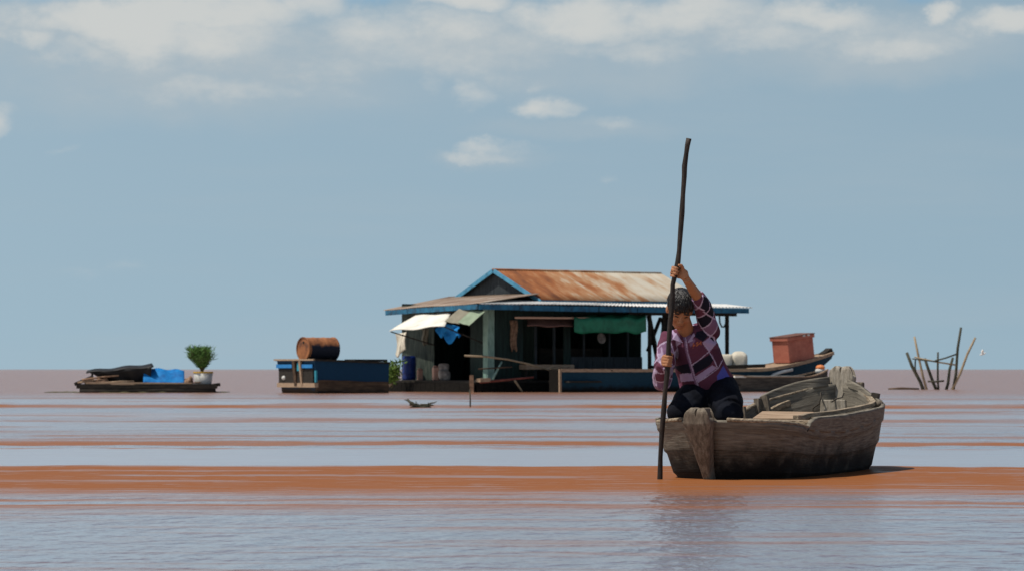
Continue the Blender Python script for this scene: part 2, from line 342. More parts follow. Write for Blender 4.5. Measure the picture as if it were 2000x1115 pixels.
def drum_material():
    m = mat('rusty drum with navy paint and painted shade', [(.035, .02, .018), (.20, .075, .03), (.33, .13, .05), (.10, .05, .03)], 3.2, (1, 1, 1), .75, .3, lo=.28, hi=.72, fine=.3)
    t = m.node_tree; L = t.links.new; b = t.nodes['Principled BSDF']; src = b.inputs['Base Color'].links[0].from_socket
    tcn = t.nodes.new('ShaderNodeTexCoord'); s = t.nodes.new('ShaderNodeSeparateXYZ'); L(tcn.outputs['Object'], s.inputs[0])
    n = t.nodes.new('ShaderNodeTexNoise'); n.inputs['Scale'].default_value = 4; n.inputs['Detail'].default_value = 8; L(tcn.outputs['Object'], n.inputs[0])
    a = t.nodes.new('ShaderNodeMath'); a.operation = 'MULTIPLY_ADD'; L(n.outputs[0], a.inputs[0]); a.inputs[1].default_value = .22; L(s.outputs[2], a.inputs[2])
    r = t.nodes.new('ShaderNodeMapRange'); L(a.outputs[0], r.inputs[0]); r.inputs[1].default_value = .56; r.inputs[2].default_value = .50
    e = t.nodes.new('ShaderNodeMath'); e.operation = 'GREATER_THAN'; L(s.outputs[0], e.inputs[0]); e.inputs[1].default_value = .10
    f = t.nodes.new('ShaderNodeMath'); f.operation = 'MULTIPLY'; L(r.outputs[0], f.inputs[0]); L(e.outputs[0], f.inputs[1])
    x = t.nodes.new('ShaderNodeMix'); x.data_type = 'RGBA'; L(f.outputs[0], x.inputs[0]); L(src, x.inputs[6]); x.inputs[7].default_value = (.008, .011, .022, 1); L(x.outputs[2], b.inputs['Base Color'])  # dark lower side: old navy paint plus shade painted into it
    return m
M_['drum'] = drum_material()
def hull_material(name, dry, mid, damp, paint=None):
    """old planks: grain along the plank, seams are modelled; darker soaked wood with its own ragged edge near the waterline"""
    m = bpy.data.materials.new(name); m.use_nodes = True; t = m.node_tree; b = t.nodes['Principled BSDF']
    def N(ty, **k):
        n = t.nodes.new(ty)
        for a, c in k.items(): setattr(n, a, c)
        return n
    L = t.links.new
    a = N('ShaderNodeAttribute', attribute_name='uvw'); mp = N('ShaderNodeMapping'); L(a.outputs['Vector'], mp.inputs[0]); mp.inputs['Scale'].default_value = (1.6, 16, 1)
    n = N('ShaderNodeTexNoise'); n.inputs['Scale'].default_value = 5; n.inputs['Detail'].default_value = 9; n.inputs['Roughness'].default_value = .65; L(mp.outputs[0], n.inputs[0])
    r = N('ShaderNodeValToRGB'); L(n.outputs[0], r.inputs[0]); e = r.color_ramp.elements; e.new(.5)
    for i, (p, c) in enumerate(((.32, mid), (.52, tuple((x + y) / 2 for x, y in zip(mid, dry))), (.72, dry))): e[i].position = p; e[i].color = (*c, 1)
    n2 = N('ShaderNodeTexNoise'); n2.inputs['Scale'].default_value = 4.5; n2.inputs['Detail'].default_value = 8; n2.inputs['Roughness'].default_value = .7
    tcn = N('ShaderNodeTexCoord'); L(tcn.outputs['Object'], n2.inputs[0])
    s = N('ShaderNodeSeparateXYZ'); L(tcn.outputs['Object'], s.inputs[0])
    ad = N('ShaderNodeMath', operation='MULTIPLY_ADD'); L(n2.outputs[0], ad.inputs[0]); ad.inputs[1].default_value = .32; L(s.outputs[2], ad.inputs[2])
    mr_ = N('ShaderNodeMapRange', interpolation_type='SMOOTHSTEP'); L(ad.outputs[0], mr_.inputs[0]); mr_.inputs[1].default_value = .40; mr_.inputs[2].default_value = .22
    mx = N('ShaderNodeMix', data_type='RGBA'); L(mr_.outputs[0], mx.inputs[0]); L(r.outputs[0], mx.inputs[6]); mx.inputs[7].default_value = (*damp, 1)
    # blotches of grey-white mould
    n3 = N('ShaderNodeTexNoise'); n3.inputs['Scale'].default_value = 9; n3.inputs['Detail'].default_value = 6; L(tcn.outputs['Object'], n3.inputs[0])
    r3 = N('ShaderNodeMapRange'); L(n3.outputs[0], r3.inputs[0]); r3.inputs[1].default_value = .56; r3.inputs[2].default_value = .74; r3.inputs[4].default_value = .45
    mx2 = N('ShaderNodeMix', data_type='RGBA'); L(r3.outputs[0], mx2.inputs[0]); L(mx.outputs[2], mx2.inputs[6]); mx2.inputs[7].default_value = (*[c * 1.25 for c in mid], 1)
    sz = N('ShaderNodeSeparateXYZ'); L(a.outputs['Vector'], sz.inputs[0]); cmpn = N('ShaderNodeMath', operation='COMPARE'); L(sz.outputs[2], cmpn.inputs[0]); cmpn.inputs[1].default_value = 1.02; cmpn.inputs[2].default_value = .055
    sm = N('ShaderNodeMath', operation='MULTIPLY'); L(cmpn.outputs[0], sm.inputs[0]); L(n2.outputs[0], sm.inputs[1])          # open seams between the planks
    mx3 = N('ShaderNodeMix', data_type='RGBA'); L(sm.outputs[0], mx3.inputs[0]); L(mx2.outputs[2], mx3.inputs[6]); mx3.inputs[7].default_value = (.004, .003, .002, 1); mx2 = mx3
    L(mx2.outputs[2], b.inputs['Base Color']); b.inputs['Roughness'].default_value = .85; b.inputs['Specular IOR Level'].default_value = .2
    bp = N('ShaderNodeBump'); bp.inputs['Strength'].default_value = .6; bp.inputs['Distance'].default_value = .012; L(n.outputs[0], bp.inputs['Height']); L(bp.outputs[0], b.inputs['Normal'])
    return m
M_['hullwood'] = hull_material('weathered hull planks', (.27, .245, .20), (.085, .075, .06), (.011, .010, .009))
M_['boatblue'] = hull_material('dark teal boat planks', (.009, .050, .084), (.004, .020, .038), (.005, .005, .005))
M_['bargeblue'] = hull_material('blue painted barge planks', (.006, .042, .092), (.004, .026, .06), (.026, .017, .011))

# ------------------------------------------------------------------ noise for meshes
_perm = rng.random((256, 256))
def vnoise(x, y):
    xi = np.floor(x).astype(int); yi = np.floor(y).astype(int); fx = x - xi; fy = y - yi
    fx = fx * fx * (3 - 2 * fx); fy = fy * fy * (3 - 2 * fy)
    g = lambda a, b: _perm[a % 256, b % 256]
    return (g(xi, yi) * (1 - fx) + g(xi + 1, yi) * fx) * (1 - fy) + (g(xi, yi + 1) * (1 - fx) + g(xi + 1, yi + 1) * fx) * fy
def fbm(x, y, o=4):
    s = 0; a = .5; t = 0
    for i in range(o): s = s + a * vnoise(x * 2 ** i + 17.3 * i, y * 2 ** i + 9.1 * i); t += a; a *= .5
    return s / t
sst = lambda a, b, x: (lambda t: t * t * (3 - 2 * t))(np.clip((x - a) / (b - a), 0, 1))

# ------------------------------------------------------------------ water
def build_water():
    q = np.concatenate([np.arange(1250, 420, -4.0), np.arange(420, 60, -.7), np.arange(60, 30, -.5)])
    Y = 4323.0 / q
    Y = np.concatenate([[-400, -60, -12, 0, 2], Y, np.geomspace(Y[-1] * 1.03, 9000, 60)])
    s = np.concatenate([-np.geomspace(40, 1.02, 14), np.linspace(-1, 1, 441), np.geomspace(1.02, 40, 14)])
    YY, SS = np.meshgrid(Y, s, indexing='ij')
    XX = SS * (2.6 + .17 * np.abs(YY))
    far = np.clip(1 - (YY - 60) / 60, 0, 1) * (YY > 5)
    bend = (fbm(XX * .22 + 40, YY * .05 + 3, 4) - .5)            # how far the long wake lines wander
    bend2 = (fbm(XX * .9 + 4, YY * .16 + 30, 3) - .5)
    qq = 4323.0 / np.maximum(YY, 1.0)
    bend3 = fbm(XX * 1.3 + 14, qq * .010 + 7, 3) - .5; bend4 = fbm(XX * 5 + 3, qq * .04 + 1, 3) - .5
    qw = qq * (1 + .026 * bend + .008 * bend2 + .020 * bend3 + .007 * bend4) - XX * .3 * np.clip(qq / 200, 0, 1)
    qr = qw * (1 + .034 * (fbm(XX * 2.4, YY * 1.4 + 8, 3) - .5))
    def rag(a, b, fa, fb): return sst(a - fa, a + fa, qr) * (1 - sst(b - fb, b + fb, qr))
    def band(a, b, fa, fb): return sst(a - fa, a + fa, qw) * (1 - sst(b - fb, b + fb, qw))
    streak = fbm(XX * .5, YY * 3.5, 4)
    streak2 = fbm(XX * .35 + 70, qw * .22, 4)
    edge = lambda v, lo, hi: np.clip((v - lo) / (hi - lo), 0, 1)
    sheen_cut = band(193, 243, 1.0, 15)  # painted cut in sky reflection where wave faces would bare the orange water
    sheen_cut = np.maximum(sheen_cut, .8 * band(225, 272, 5, 14) * edge(streak2, .34, .60))
    sheen_cut = np.maximum(sheen_cut, .30 * band(250, 300, 10, 24) * edge(streak2, .48, .70))
    wob = fbm(XX * .12 + 9, YY * 0 + 2, 3)
    sheen_cut = np.maximum(sheen_cut, (.8 + .18 * edge(fbm(XX * .5 + 60, YY * 0 + 5, 2), .3, .6)) * rag(141.5 , 150.5, 3.0, 1.0))
    sheen_cut = np.maximum(sheen_cut, .7 * rag(153.5, 156.5, .8, .8) * edge(fbm(XX * .5 + 21, qw * .3, 3), .46, .58))
    sheen_cut = np.maximum(sheen_cut, .62 * edge(fbm(XX * .45 + 9, YY * 0 + 2, 3), .3, .62) * rag(96, 103, 1.8, 1.8))
    sheen_cut = np.maximum(sheen_cut, (.68 + .3 * edge(fbm(XX * .4 + 33, YY * 0 + 2, 3), .3, .6)) * rag(69.5, 76, 1.8, 1.8))
    sheen_cut = np.maximum(sheen_cut, .45 * rag(55.5, 59, 1.2, 1.2))
    sheen_cut = np.maximum(sheen_cut, .25 * rag(120, 127, 3, 3) * edge(streak2, .4, .6))
    sheen_cut = np.maximum(sheen_cut, .43 * (1 - sst(44, 66, qq)))
    sheen_cut = np.maximum(sheen_cut, .55 * edge(fbm(XX * .30 + 11, qw * .42 + 5, 4), .57, .66) * sst(58, 64, qq) * (1 - sst(150, 158, qq)))
    sheen_cut = np.maximum(sheen_cut, .28 * edge(fbm(XX * .8 + 50, qw * .25 + 9, 4), .60, .70) * sst(262, 280, qq))
    sheen_cut = np.maximum(sheen_cut, .30 * edge(fbm(XX * .3 + 80, qw * .16, 4), .5, .72) * (1 - sst(60, 140, qq)))
    sheen_cut = np.maximum(sheen_cut, .03 + .13 * edge(fbm(XX * .8 + 5, qw * .35 + 3, 4), .35, .7) * sst(56, 66, qq) * (1 - sst(138, 150, qq)))
    sheen_cut = np.where((qw > 193) & (qw < 245), sheen_cut * (1 - .38 * edge(fbm(XX * .55 + 90, qw * .42, 4), .60, .70)), sheen_cut)
    calm = band(155, 193, 3, 1.0)
    calm = np.maximum(calm, .55 * band(86, 96, 3, 2)); calm = np.maximum(calm, .5 * band(60, 68, 2, 2)); calm = np.maximum(calm, .35 * band(104, 118, 3, 3))
    calm = np.maximum(calm, .85 * band(192, 240, 2, 10))
    # low swell: the lake surface really rises and falls along the wake lines
    Z = .012 * band(178, 205, 10, 8) + .006 * band(140, 156, 4, 4) - .010 * band(232, 270, 12, 16) + far * .006 * (fbm(XX * .8, YY * .9 + 5, 3) - .5)
    Z = Z * np.where(YY > 5, 1, 0)
    nr, nc = YY.shape
    co = np.stack([XX, YY, Z], -1).reshape(-1, 3).astype(np.float32)
    i = np.arange(nr * nc).reshape(nr, nc)
    fa = np.stack([i[:-1, :-1], i[:-1, 1:], i[1:, 1:], i[1:, :-1]], -1).reshape(-1, 4)
    me = bpy.data.meshes.new('water'); me.vertices.add(len(co)); me.vertices.foreach_set('co', co.ravel())
    me.loops.add(fa.size); me.loops.foreach_set('vertex_index', fa.ravel().astype(np.int32))
    me.polygons.add(len(fa)); me.polygons.foreach_set('loop_start', np.arange(0, fa.size, 4, dtype=np.int32)); me.polygons.foreach_set('loop_total', np.full(len(fa), 4, np.int32))
    me.polygons.foreach_set('use_smooth', [True] * len(fa)); me.update(); me.validate()
    for nm, arr in (('sheen_cut', sheen_cut), ('calm', calm)):
        at = me.attributes.new(nm, 'FLOAT', 'POINT'); at.data.foreach_set('value', np.clip(arr, 0, 1).reshape(-1).astype(np.float32))
    m = bpy.data.materials.new('silty lake water'); m.use_nodes = True; t = m.node_tree; t.nodes.clear(); L = t.links.new
    def N(ty, **k):
        n = t.nodes.new(ty)
        for a, c in k.items(): setattr(n, a, c)
        return n
    def mth(op, x, y=None, z=None, cl=False):
        n = N('ShaderNodeMath', operation=op, use_clamp=cl)
        for k, v in enumerate((x, y, z)):
            if v is None: continue
            if isinstance(v, (int, float)): n.inputs[k].default_value = v
            else: L(v, n.inputs[k])
        return n.outputs[0]
    geo = N('ShaderNodeNewGeometry')
    def noise(sx, sy, sc, det, ro=.55):
        mp = N('ShaderNodeMapping'); mp.inputs['Scale'].default_value = (sx, sy, 1); L(geo.outputs['Position'], mp.inputs[0])
        n = N('ShaderNodeTexNoise'); n.inputs['Scale'].default_value = sc; n.inputs['Detail'].default_value = det; n.inputs['Roughness'].default_value = ro; L(mp.outputs[0], n.inputs[0]); return n.outputs[0]
    aS = N('ShaderNodeAttribute', attribute_name='sheen_cut').outputs['Fac']; aC = N('ShaderNodeAttribute', attribute_name='calm').outputs['Fac']
    fine = noise(.9, 3.2, 1.6, 8, .66); fine2 = noise(.55, 2.6, 5, 6)
    s1 = mth('ADD', aS, mth('MULTIPLY', mth('SUBTRACT', fine, .5), mth('MULTIPLY_ADD', mth('MULTIPLY', aS, mth('SUBTRACT', 1.1, aS)), 2.6, .26)), None, True)
    s1 = mth('SUBTRACT', s1, mth('MULTIPLY', mth('MULTIPLY', mth('GREATER_THAN', fine2, .62), .35), aS), None, True)
    rip = mth('ADD', mth('MULTIPLY', noise(1, .50, 5.5, 3, .5), .8), mth('MULTIPLY', noise(1, .8, 16, 2), .18))
    bp = N('ShaderNodeBump'); L(rip, bp.inputs['Height']); bp.inputs['Distance'].default_value = .085
    L(mth('MULTIPLY', mth('SUBTRACT', 1.0, mth('MULTIPLY', aC, .93)), 1.0), bp.inputs['Strength'])
    fr = N('ShaderNodeFresnel'); fr.inputs['IOR'].default_value = 1.33; L(bp.outputs[0], fr.inputs['Normal'])
    d = N('ShaderNodeBsdfDiffuse'); cr = N('ShaderNodeMix', data_type='RGBA'); L(fine, cr.inputs[0]); cr.inputs[6].default_value = (.195, .068, .020, 1); cr.inputs[7].default_value = (.25, .090, .029, 1)
    L(cr.outputs[2], d.inputs[0])
    g = N('ShaderNodeBsdfGlossy'); g.inputs['Roughness'].default_value = .12; L(bp.outputs[0], g.inputs['Normal']); g.inputs['Color'].default_value = (1, 1, 1, 1)
    L(mth('MULTIPLY_ADD', mth('SUBTRACT', 1.0, aC), -.08, .30), g.inputs['Roughness'])
    fac = mth('MULTIPLY', mth('POWER', fr.outputs[0], .165), mth('SUBTRACT', 1.0, mth('MULTIPLY', s1, .93)), None, True)
    mx = N('ShaderNodeMixShader'); L(fac, mx.inputs[0]); L(d.outputs[0], mx.inputs[1]); L(g.outputs[0], mx.inputs[2])
    o = N('ShaderNodeOutputMaterial'); L(mx.outputs[0], o.inputs[0])
    me.materials.append(m)
    ob = bpy.data.objects.new('water', me); S.collection.objects.link(ob); ob['kind'] = 'structure'; ob['label'] = 'brown silty lake with grey blue ripples and orange bands, sky reflection painted out'
build_water()

# ------------------------------------------------------------------ floating house
HC = Vector((-.945, 96.0, 0)); HR = R(37); ch, sh = math.cos(HR), math.sin(HR)
def hw(u, v, z): return Vector((HC.x + ch * u - sh * v, HC.y + sh * u + ch * v, z))
def hv(px, py, u):       # point of the house frame at pixel px, py on the plane u = const
    k = (px - 1000) / F; v = (HC.x + ch * u - k * (HC.y + sh * u)) / (sh + k * ch)
    return Vector((u, v, hw(u, v, 0).y * (HZ - py) / F + CAM_H))
def hu(px, py, v):       # the same on the plane v = const
    k = (px - 1000) / F; u = (HC.x - sh * v - k * (HC.y + ch * v)) / (k * sh - ch)
    return Vector((u, v, hw(u, v, 0).y * (HZ - py) / F + CAM_H))
house = empty('floating_house', HC, HR, 'dark green floating house with rusty gable roof and blue eaves boards', 'house')
def hb(name, m, fn, **k):
    b = MB(); fn(b); return b.build(name, m, house, **k)
GA, RV, RU, EV0, EV1 = 2.85, 3.1, 9.2, 1.0, 5.2      # gable position, ridge line, far end, eaves
ZE, ZR = 2.73, 3.60
def boards(b, p0, p1, z0, z1, n, th=.03):
    p0, p1 = Vector(p0), Vector(p1)
    for i in range(n):
        a = p0.lerp(p1, (i + .01) / n); c = p0.lerp(p1, (i + .975) / n)
        b.beam((a.x, a.y, (z0 + z1) / 2), (c.x, c.y, (z0 + z1) / 2), th + random.uniform(0, .012), z1 - z0)
# raft the house floats on
def raft(b):
    for k in range(34): b.box((.25 + k * .29, 3.0, .30), (.275, 5.4, .06), jit=.008)
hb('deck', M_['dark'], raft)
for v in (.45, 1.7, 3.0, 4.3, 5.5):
    hb('shade_apron', M_['shadedark'], lambda b: boards(b, (.12, .27, 0), (9.98, .27, 0), -.1, .27, 40))  # dark boards added where shade falls under the deck
hb('shade_apron', M_['shadedark'], lambda b: boards(b, (.10, .33, 0), (.10, 5.6, 0), -.1, .27, 22))
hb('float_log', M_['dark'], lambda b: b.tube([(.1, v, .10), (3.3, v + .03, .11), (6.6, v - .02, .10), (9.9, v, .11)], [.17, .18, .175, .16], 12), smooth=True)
hb('floor_beam', M_['dark'], lambda b: [b.beam((.12, v, .245), (9.98, v, .245), .09, .05) for v in (.36, 2.2, 4.1)])
# walls
WV, WU = .9, 1.0
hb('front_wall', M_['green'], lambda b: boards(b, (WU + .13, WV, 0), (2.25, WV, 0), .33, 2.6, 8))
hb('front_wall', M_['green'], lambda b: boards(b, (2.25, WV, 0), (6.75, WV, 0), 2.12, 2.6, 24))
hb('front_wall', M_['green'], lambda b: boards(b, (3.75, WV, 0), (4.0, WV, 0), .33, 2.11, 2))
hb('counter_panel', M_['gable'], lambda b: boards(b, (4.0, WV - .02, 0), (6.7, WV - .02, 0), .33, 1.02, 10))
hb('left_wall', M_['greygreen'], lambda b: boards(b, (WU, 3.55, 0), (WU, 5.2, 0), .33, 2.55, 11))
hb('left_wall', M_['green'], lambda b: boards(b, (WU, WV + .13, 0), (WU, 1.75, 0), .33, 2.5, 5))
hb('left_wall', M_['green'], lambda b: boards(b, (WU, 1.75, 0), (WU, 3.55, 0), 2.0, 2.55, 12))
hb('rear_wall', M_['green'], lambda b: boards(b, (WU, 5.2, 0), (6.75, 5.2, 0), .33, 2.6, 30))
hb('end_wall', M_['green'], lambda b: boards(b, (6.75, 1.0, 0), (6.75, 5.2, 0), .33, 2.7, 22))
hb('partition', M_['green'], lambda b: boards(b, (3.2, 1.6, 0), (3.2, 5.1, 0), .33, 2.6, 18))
hb('corner_post', M_['greenlt'], lambda b: b.box((WU + .02, WV, 1.42), (.24, .24, 2.18)), bevel=.01)
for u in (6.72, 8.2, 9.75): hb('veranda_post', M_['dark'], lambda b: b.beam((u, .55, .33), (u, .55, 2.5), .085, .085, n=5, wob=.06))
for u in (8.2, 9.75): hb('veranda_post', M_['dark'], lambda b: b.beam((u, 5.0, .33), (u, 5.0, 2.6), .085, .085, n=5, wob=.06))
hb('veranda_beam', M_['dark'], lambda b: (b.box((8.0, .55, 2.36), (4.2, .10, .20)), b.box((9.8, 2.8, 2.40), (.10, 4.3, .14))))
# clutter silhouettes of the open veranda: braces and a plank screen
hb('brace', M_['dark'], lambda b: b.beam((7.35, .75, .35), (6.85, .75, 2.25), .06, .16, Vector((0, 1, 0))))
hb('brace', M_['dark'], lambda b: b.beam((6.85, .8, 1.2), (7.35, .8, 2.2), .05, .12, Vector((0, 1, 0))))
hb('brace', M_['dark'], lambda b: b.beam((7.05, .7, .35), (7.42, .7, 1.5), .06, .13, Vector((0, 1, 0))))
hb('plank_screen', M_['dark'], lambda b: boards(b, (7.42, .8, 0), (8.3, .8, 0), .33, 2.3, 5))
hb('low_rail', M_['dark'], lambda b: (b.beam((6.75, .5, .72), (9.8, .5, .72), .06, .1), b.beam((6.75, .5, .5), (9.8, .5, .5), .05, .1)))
# upper roof: rusted corrugated sheets
def upper(b):
    o = .18
    for i in range(8):
        u0 = GA + (RU - GA) * i / 8 - (.0 if i else 0); u1 = GA + (RU - GA) * (i + 1) / 8 + .04; dz = .006 * (i % 2)
        n = len(b.v); b.corr((u0, RV, ZR + dz), (u1, RV, ZR + dz), (u1, EV0 - o, ZE - .06 + dz), (u0, EV0 - o, ZE - .06 + dz))
        b.uv[n:] = [(x + u0 - GA, y, z) for x, y, z in b.uv[n:]]
hb('upper_roof', M_['rust'], upper, smooth=True, solid=.006)
hb('upper_roof', M_['rust'], lambda b: b.corr((GA, RV, ZR), (RU, RV, ZR), (RU, EV1 + .18, ZE - .06), (GA, EV1 + .18, ZE - .06)), smooth=True, solid=.006)
hb('ridge_cap', M_['rust'], lambda b: b.tube([(GA - .02, RV, ZR - .005), (RU + .02, RV, ZR - .005)], [(.10, .035)] * 2, 10, right=(0, 1, 0)), smooth=True)
def gable(b, u):
    b.prism([Vector((u, EV0, 2.5)), Vector((u, EV1, 2.5)), Vector((u, EV1, ZE - .02)), Vector((u, RV, ZR - .05)), Vector((u, EV0, ZE - .02))], None, (1, 0, 0), .04)
hb('gable_panel', M_['gable'], lambda b: gable(b, GA + .12)); hb('gable_panel', M_['gable'], lambda b: gable(b, RU - .2))
for sgn, e in ((1, EV0 - .2), (-1, EV1 + .2)):
    hb('bargeboard', M_['bluetrimlt'], lambda b: b.beam((GA - .03, RV + sgn * -.03, ZR - .045), (GA - .03, e, ZE - .125), .035, .12))
hb('eaves_board', M_['bluetrim'], lambda b: b.box(((GA + RU) / 2, EV0 - .175, ZE - .135), (RU - GA, .03, .13)))
# lower skirt roof with its fascia
ZL = 2.50
hb('lower_roof', M_['zinc'], lambda b: b.corr((1.9, 1.15, 2.645), (10.25, 1.15, 2.62), (10.25, -.05, ZL - .0), (-.02, -.05, ZL + .02), pitch=.11, amp=.016, sag=.012), smooth=True, solid=.006)
hb('lower_roof', M_['zincbrown'], lambda b: b.corr((2.95, 5.5, 2.84), (2.95, 1.0, 2.86), (-.03, -.03, ZL + .03), (.52, 5.5, ZL - .08), pitch=.11, amp=.014, sag=.012), smooth=True, solid=.006)
hb('lower_roof', M_['zinc'], lambda b: b.corr((9.0, 5.4, 2.62), (9.0, 1.2, 2.70), (10.25, 1.2, 2.6), (10.25, 5.4, 2.55), pitch=.11), smooth=True, solid=.006)
def fascia(b, p0, p1, h=.15, th=.03, seg=7):
    p0, p1 = Vector(p0), Vector(p1)
    for i in range(seg):
        a = p0.lerp(p1, i / seg); c = p0.lerp(p1, (i + 1) / seg - .003); o = random.uniform(-.008, .008)
        b.beam(a + Vector((0, 0, o)), c + Vector((0, 0, o + random.uniform(-.006, .006))), th, h)
hb('fascia_board', M_['bluetrim'], lambda b: fascia(b, (0, -.02, ZL - .085), (10.15, -.02, ZL - .095)))
hb('fascia_board', M_['bluetrim'], lambda b: fascia(b, (-.02, .02, ZL - .07), (.50, 5.35, ZL - .17), .14, seg=4))
hb('ceiling', M_['dark'], lambda b: b.add([Vector(q) for q in ((.3, .2, 2.42), (9.9, .2, 2.42), (9.9, 5.1, 2.46), (.6, 5.1, 2.40))], [(0, 1, 2, 3)]), solid=.02)
# awnings hinged to the house
A = [hv(760, 646, -.6), hv(868, 636, -.6), hv(882, 608, .35), hv(812, 614, .35)]
def sheet(b, q, nu=14, nv=8, amp=.02, fr=3):
    q = [Vector(x) for x in q]; n = (q[1] - q[0]).cross(q[3] - q[0]).normalized()
    b.grid(lambda u, v: q[0].lerp(q[1], u).lerp(q[3].lerp(q[2], u), v) + n * amp * (math.sin(u * 3.14 * fr) * (1 - v) + .5 * math.sin(u * 11 + v * 5)), nu, nv)
hb('canvas_awning', M_['cream'], lambda b: sheet(b, A), smooth=True, solid=.012, label='cream awning propped over the left side')
hb('awning_prop', M_['dark'], lambda b: b.tube([A[0] + Vector((.03, -.05, -.02)), Vector((1.0, A[0].y - .1, 1.35))], .018, 6))
hb('awning_prop', M_['dark'], lambda b: b.tube([A[1] + Vector((.03, .05, -.02)), Vector((1.0, A[1].y + .3, 1.4))], .018, 6))
hb('metal_awning', M_['sheetgrey'], lambda b: sheet(b, [hv(868, 627, -.35), hv(897, 632, -.35), hv(921, 606, .1), hv(899, 600, .1)], amp=.006), solid=.01)
hb('metal_awning', M_['sheetgreen'], lambda b: sheet(b, [hv(894, 629, -.36), hv(916, 635, -.36), hv(947, 608, .1), hv(921, 605, .1)], amp=.006), solid=.01)
q = [hu(1008, 622, .5), hu(1120, 622, .5)]
hb('cloth_awning', M_['redawn'], lambda b: sheet(b, [hu(1030, 636, .25), hu(1120, 637, .25), hu(1120, 622, .85), hu(1030, 622, .85)], amp=.015), smooth=True, solid=.012, label='dusty red awning over the doorway')
hb('awning_rail', M_['peach'], lambda b: b.beam(hu(1006, 620, .24), hu(1170, 621, .24), .03, .055))
def gaw(b):
    q0, q1, q2, q3 = hu(1122, 648, .1), hu(1262, 648, .1), hu(1262, 618, .8), hu(1122, 624, .8)
    z2 = max(q2.z, q3.z)
    def fn(u, v):
        if v < .45: p = q0.lerp(q1, u) + Vector((0, .03 * math.sin(u * 16), .44 * (v / .45)))
        else:
            t = (v - .45) / .55; p = (q0.lerp(q1, u) + Vector((0, .03 * math.sin(u * 16) * (1 - t), .44))).lerp(q3.lerp(q2, u) + Vector((0, 0, .12)), t)
        return p + Vector((0, 0, -.05 * math.sin(u * 9.4) ** 2 * (1 if v < .6 else 0) - .02 * math.sin(u * 23)))
    b.grid(fn, 40, 12)
hb('cloth_awning', M_['greenawn'], gaw, smooth=True, solid=.012, label='green cloth awning over the shop opening')
hb('shelf', M_['tan'], lambda b: b.box((2.95, .66, .72), (1.75, .36, .14)))
for u_ in (2.15, 3.7): hb('shelf_leg', M_['dark'], lambda b: b.box((u_, .6, .48), (.06, .06, .33)))
hb('hanging_hoop', M_['dark'], lambda b: b.tube([hu(1405, 617, .55), hu(1406, 630, .55), hu(1410, 638, .55), hu(1414, 638, .55), hu(1418, 630, .55), hu(1420, 617, .55)], .025, 8), smooth=True)

for px_ in (1046, 1082): hb('door_post', M_['gable'], lambda b: b.beam(hu(px_, 740, .92), hu(px_, 620, .92), .06, .06))
for px_, w_ in ((1140, .05), (1190, .04), (1226, .05)): hb('window_bar', M_['gable'], lambda b: b.beam(Vector((hu(px_, 690, .95).x, .95, 1.0)), Vector((hu(px_, 690, .95).x, .95, 2.2)), w_, .05))
hb('back_shelf', M_['dark'], lambda b: (b.box((5.2, 2.6, 1.25), (2.4, .4, .05)), b.box((5.2, 2.6, .8), (2.4, .4, .85))))
# things on and around the house
def cloth_thing(name, m, fn, nu, nv, label, cat, th=.012, group=None):
    b = MB(); b.grid(fn, nu, nv); return single(name, b, m, label, cat, group, smooth=True, solid=th)
def HPx(px, py, u): p = hv(px, py, u); return hw(*p)
def HPv(px, py, v): p = hu(px, py, v); return hw(*p)
def tarpfn(u, v):
    top = HPx(858, 632, .15).lerp(HPx(897, 640, .15), u)
    drop = (.22 + .26 * math.sin(u * 3.0) + .10 * math.sin(u * 13)) * v
    return top + Vector((.05 * math.sin(v * 7 + u * 9) - .08 * v * (1 - u), -.06 - .07 * math.sin(u * 12 + v * 3) - .1 * v, -drop + .06 * math.sin(u * 3.14)))
cloth_thing('tarpaulin', M_['bluetarp'], tarpfn, 24, 14, 'blue tarpaulin bunched under the cream awning of the floating house', 'tarpaulin', .02)
def hangfn(u, v):
    a, c = HPx(772, 651, .1), HPx(796, 648, .1)
    p = a.lerp(c, u); L = (.62 + .1 * math.sin(u * 5)) * v
    return p + Vector((.05 * math.sin(v * 3 + u * 4) - .10 * v * u * u, .05 * math.sin(u * 11), -L))
cloth_thing('cloth', M_['sack'], hangfn, 14, 14, 'cream cloth hanging at the left end of the floating house', 'cloth', .02)
def lathe(b, c, prof, n=18):
    b.tube([Vector(c) + Vector((0, 0, z)) for z, r in prof], [r for z, r in prof], n, right=(1, 0, 0))
def drum_at(name, m, base, r, h, label, cat):
    root = empty(name, base, .3, label, cat)
    b = MB(); pr = []
    for i in range(25):
        z = h * i / 24; k = 1 + (.04 if i in (7, 8, 16, 17) else 0) - (.08 if i in (0, 24) else 0) - (.02 if i in (1, 23) else 0); pr.append((z, r * k))
    lathe(b, (0, 0, 0), pr, 24); b.build('body', m, root, smooth=True)
    b = MB(); lathe(b, (0, 0, h), [(0, r * .8), (.02, r * .8), (.02, r * .3)]); b.build('lid', m, root, smooth=True)
    return root
bd = hv(799, 740, .55); drum_at('drum', M_['bluedrum'], hw(.55, bd.y, .33), .20, .70, 'upright blue plastic drum on the left deck of the floating house', 'drum')
def sackm(c, r, seed, sq=.0):
    b = MB(); b.ell((0, 0, 0), r, nu=24, nv=16); rs = np.random.default_rng(seed); k = rs.random(6) * 6
    o = []
    for x, y, z in b.v:
        f = 1 + .10 * math.sin(x / r[0] * 3 + k[0]) * math.cos(z / r[2] * 2.5 + k[1]) + .06 * math.sin(y / r[1] * 5 + k[2])
        if sq: x, y, z = (math.copysign(abs(q_ / r_q) ** (1 - sq) * r_q, q_) for q_, r_q in zip((x, y, z), r))
        zz_ = max(z * f, -r[2] * .82); o.append((c[0] + x * f, c[1] + y * f, c[2] + zz_ + r[2] * .82))
    b.v = o; return b
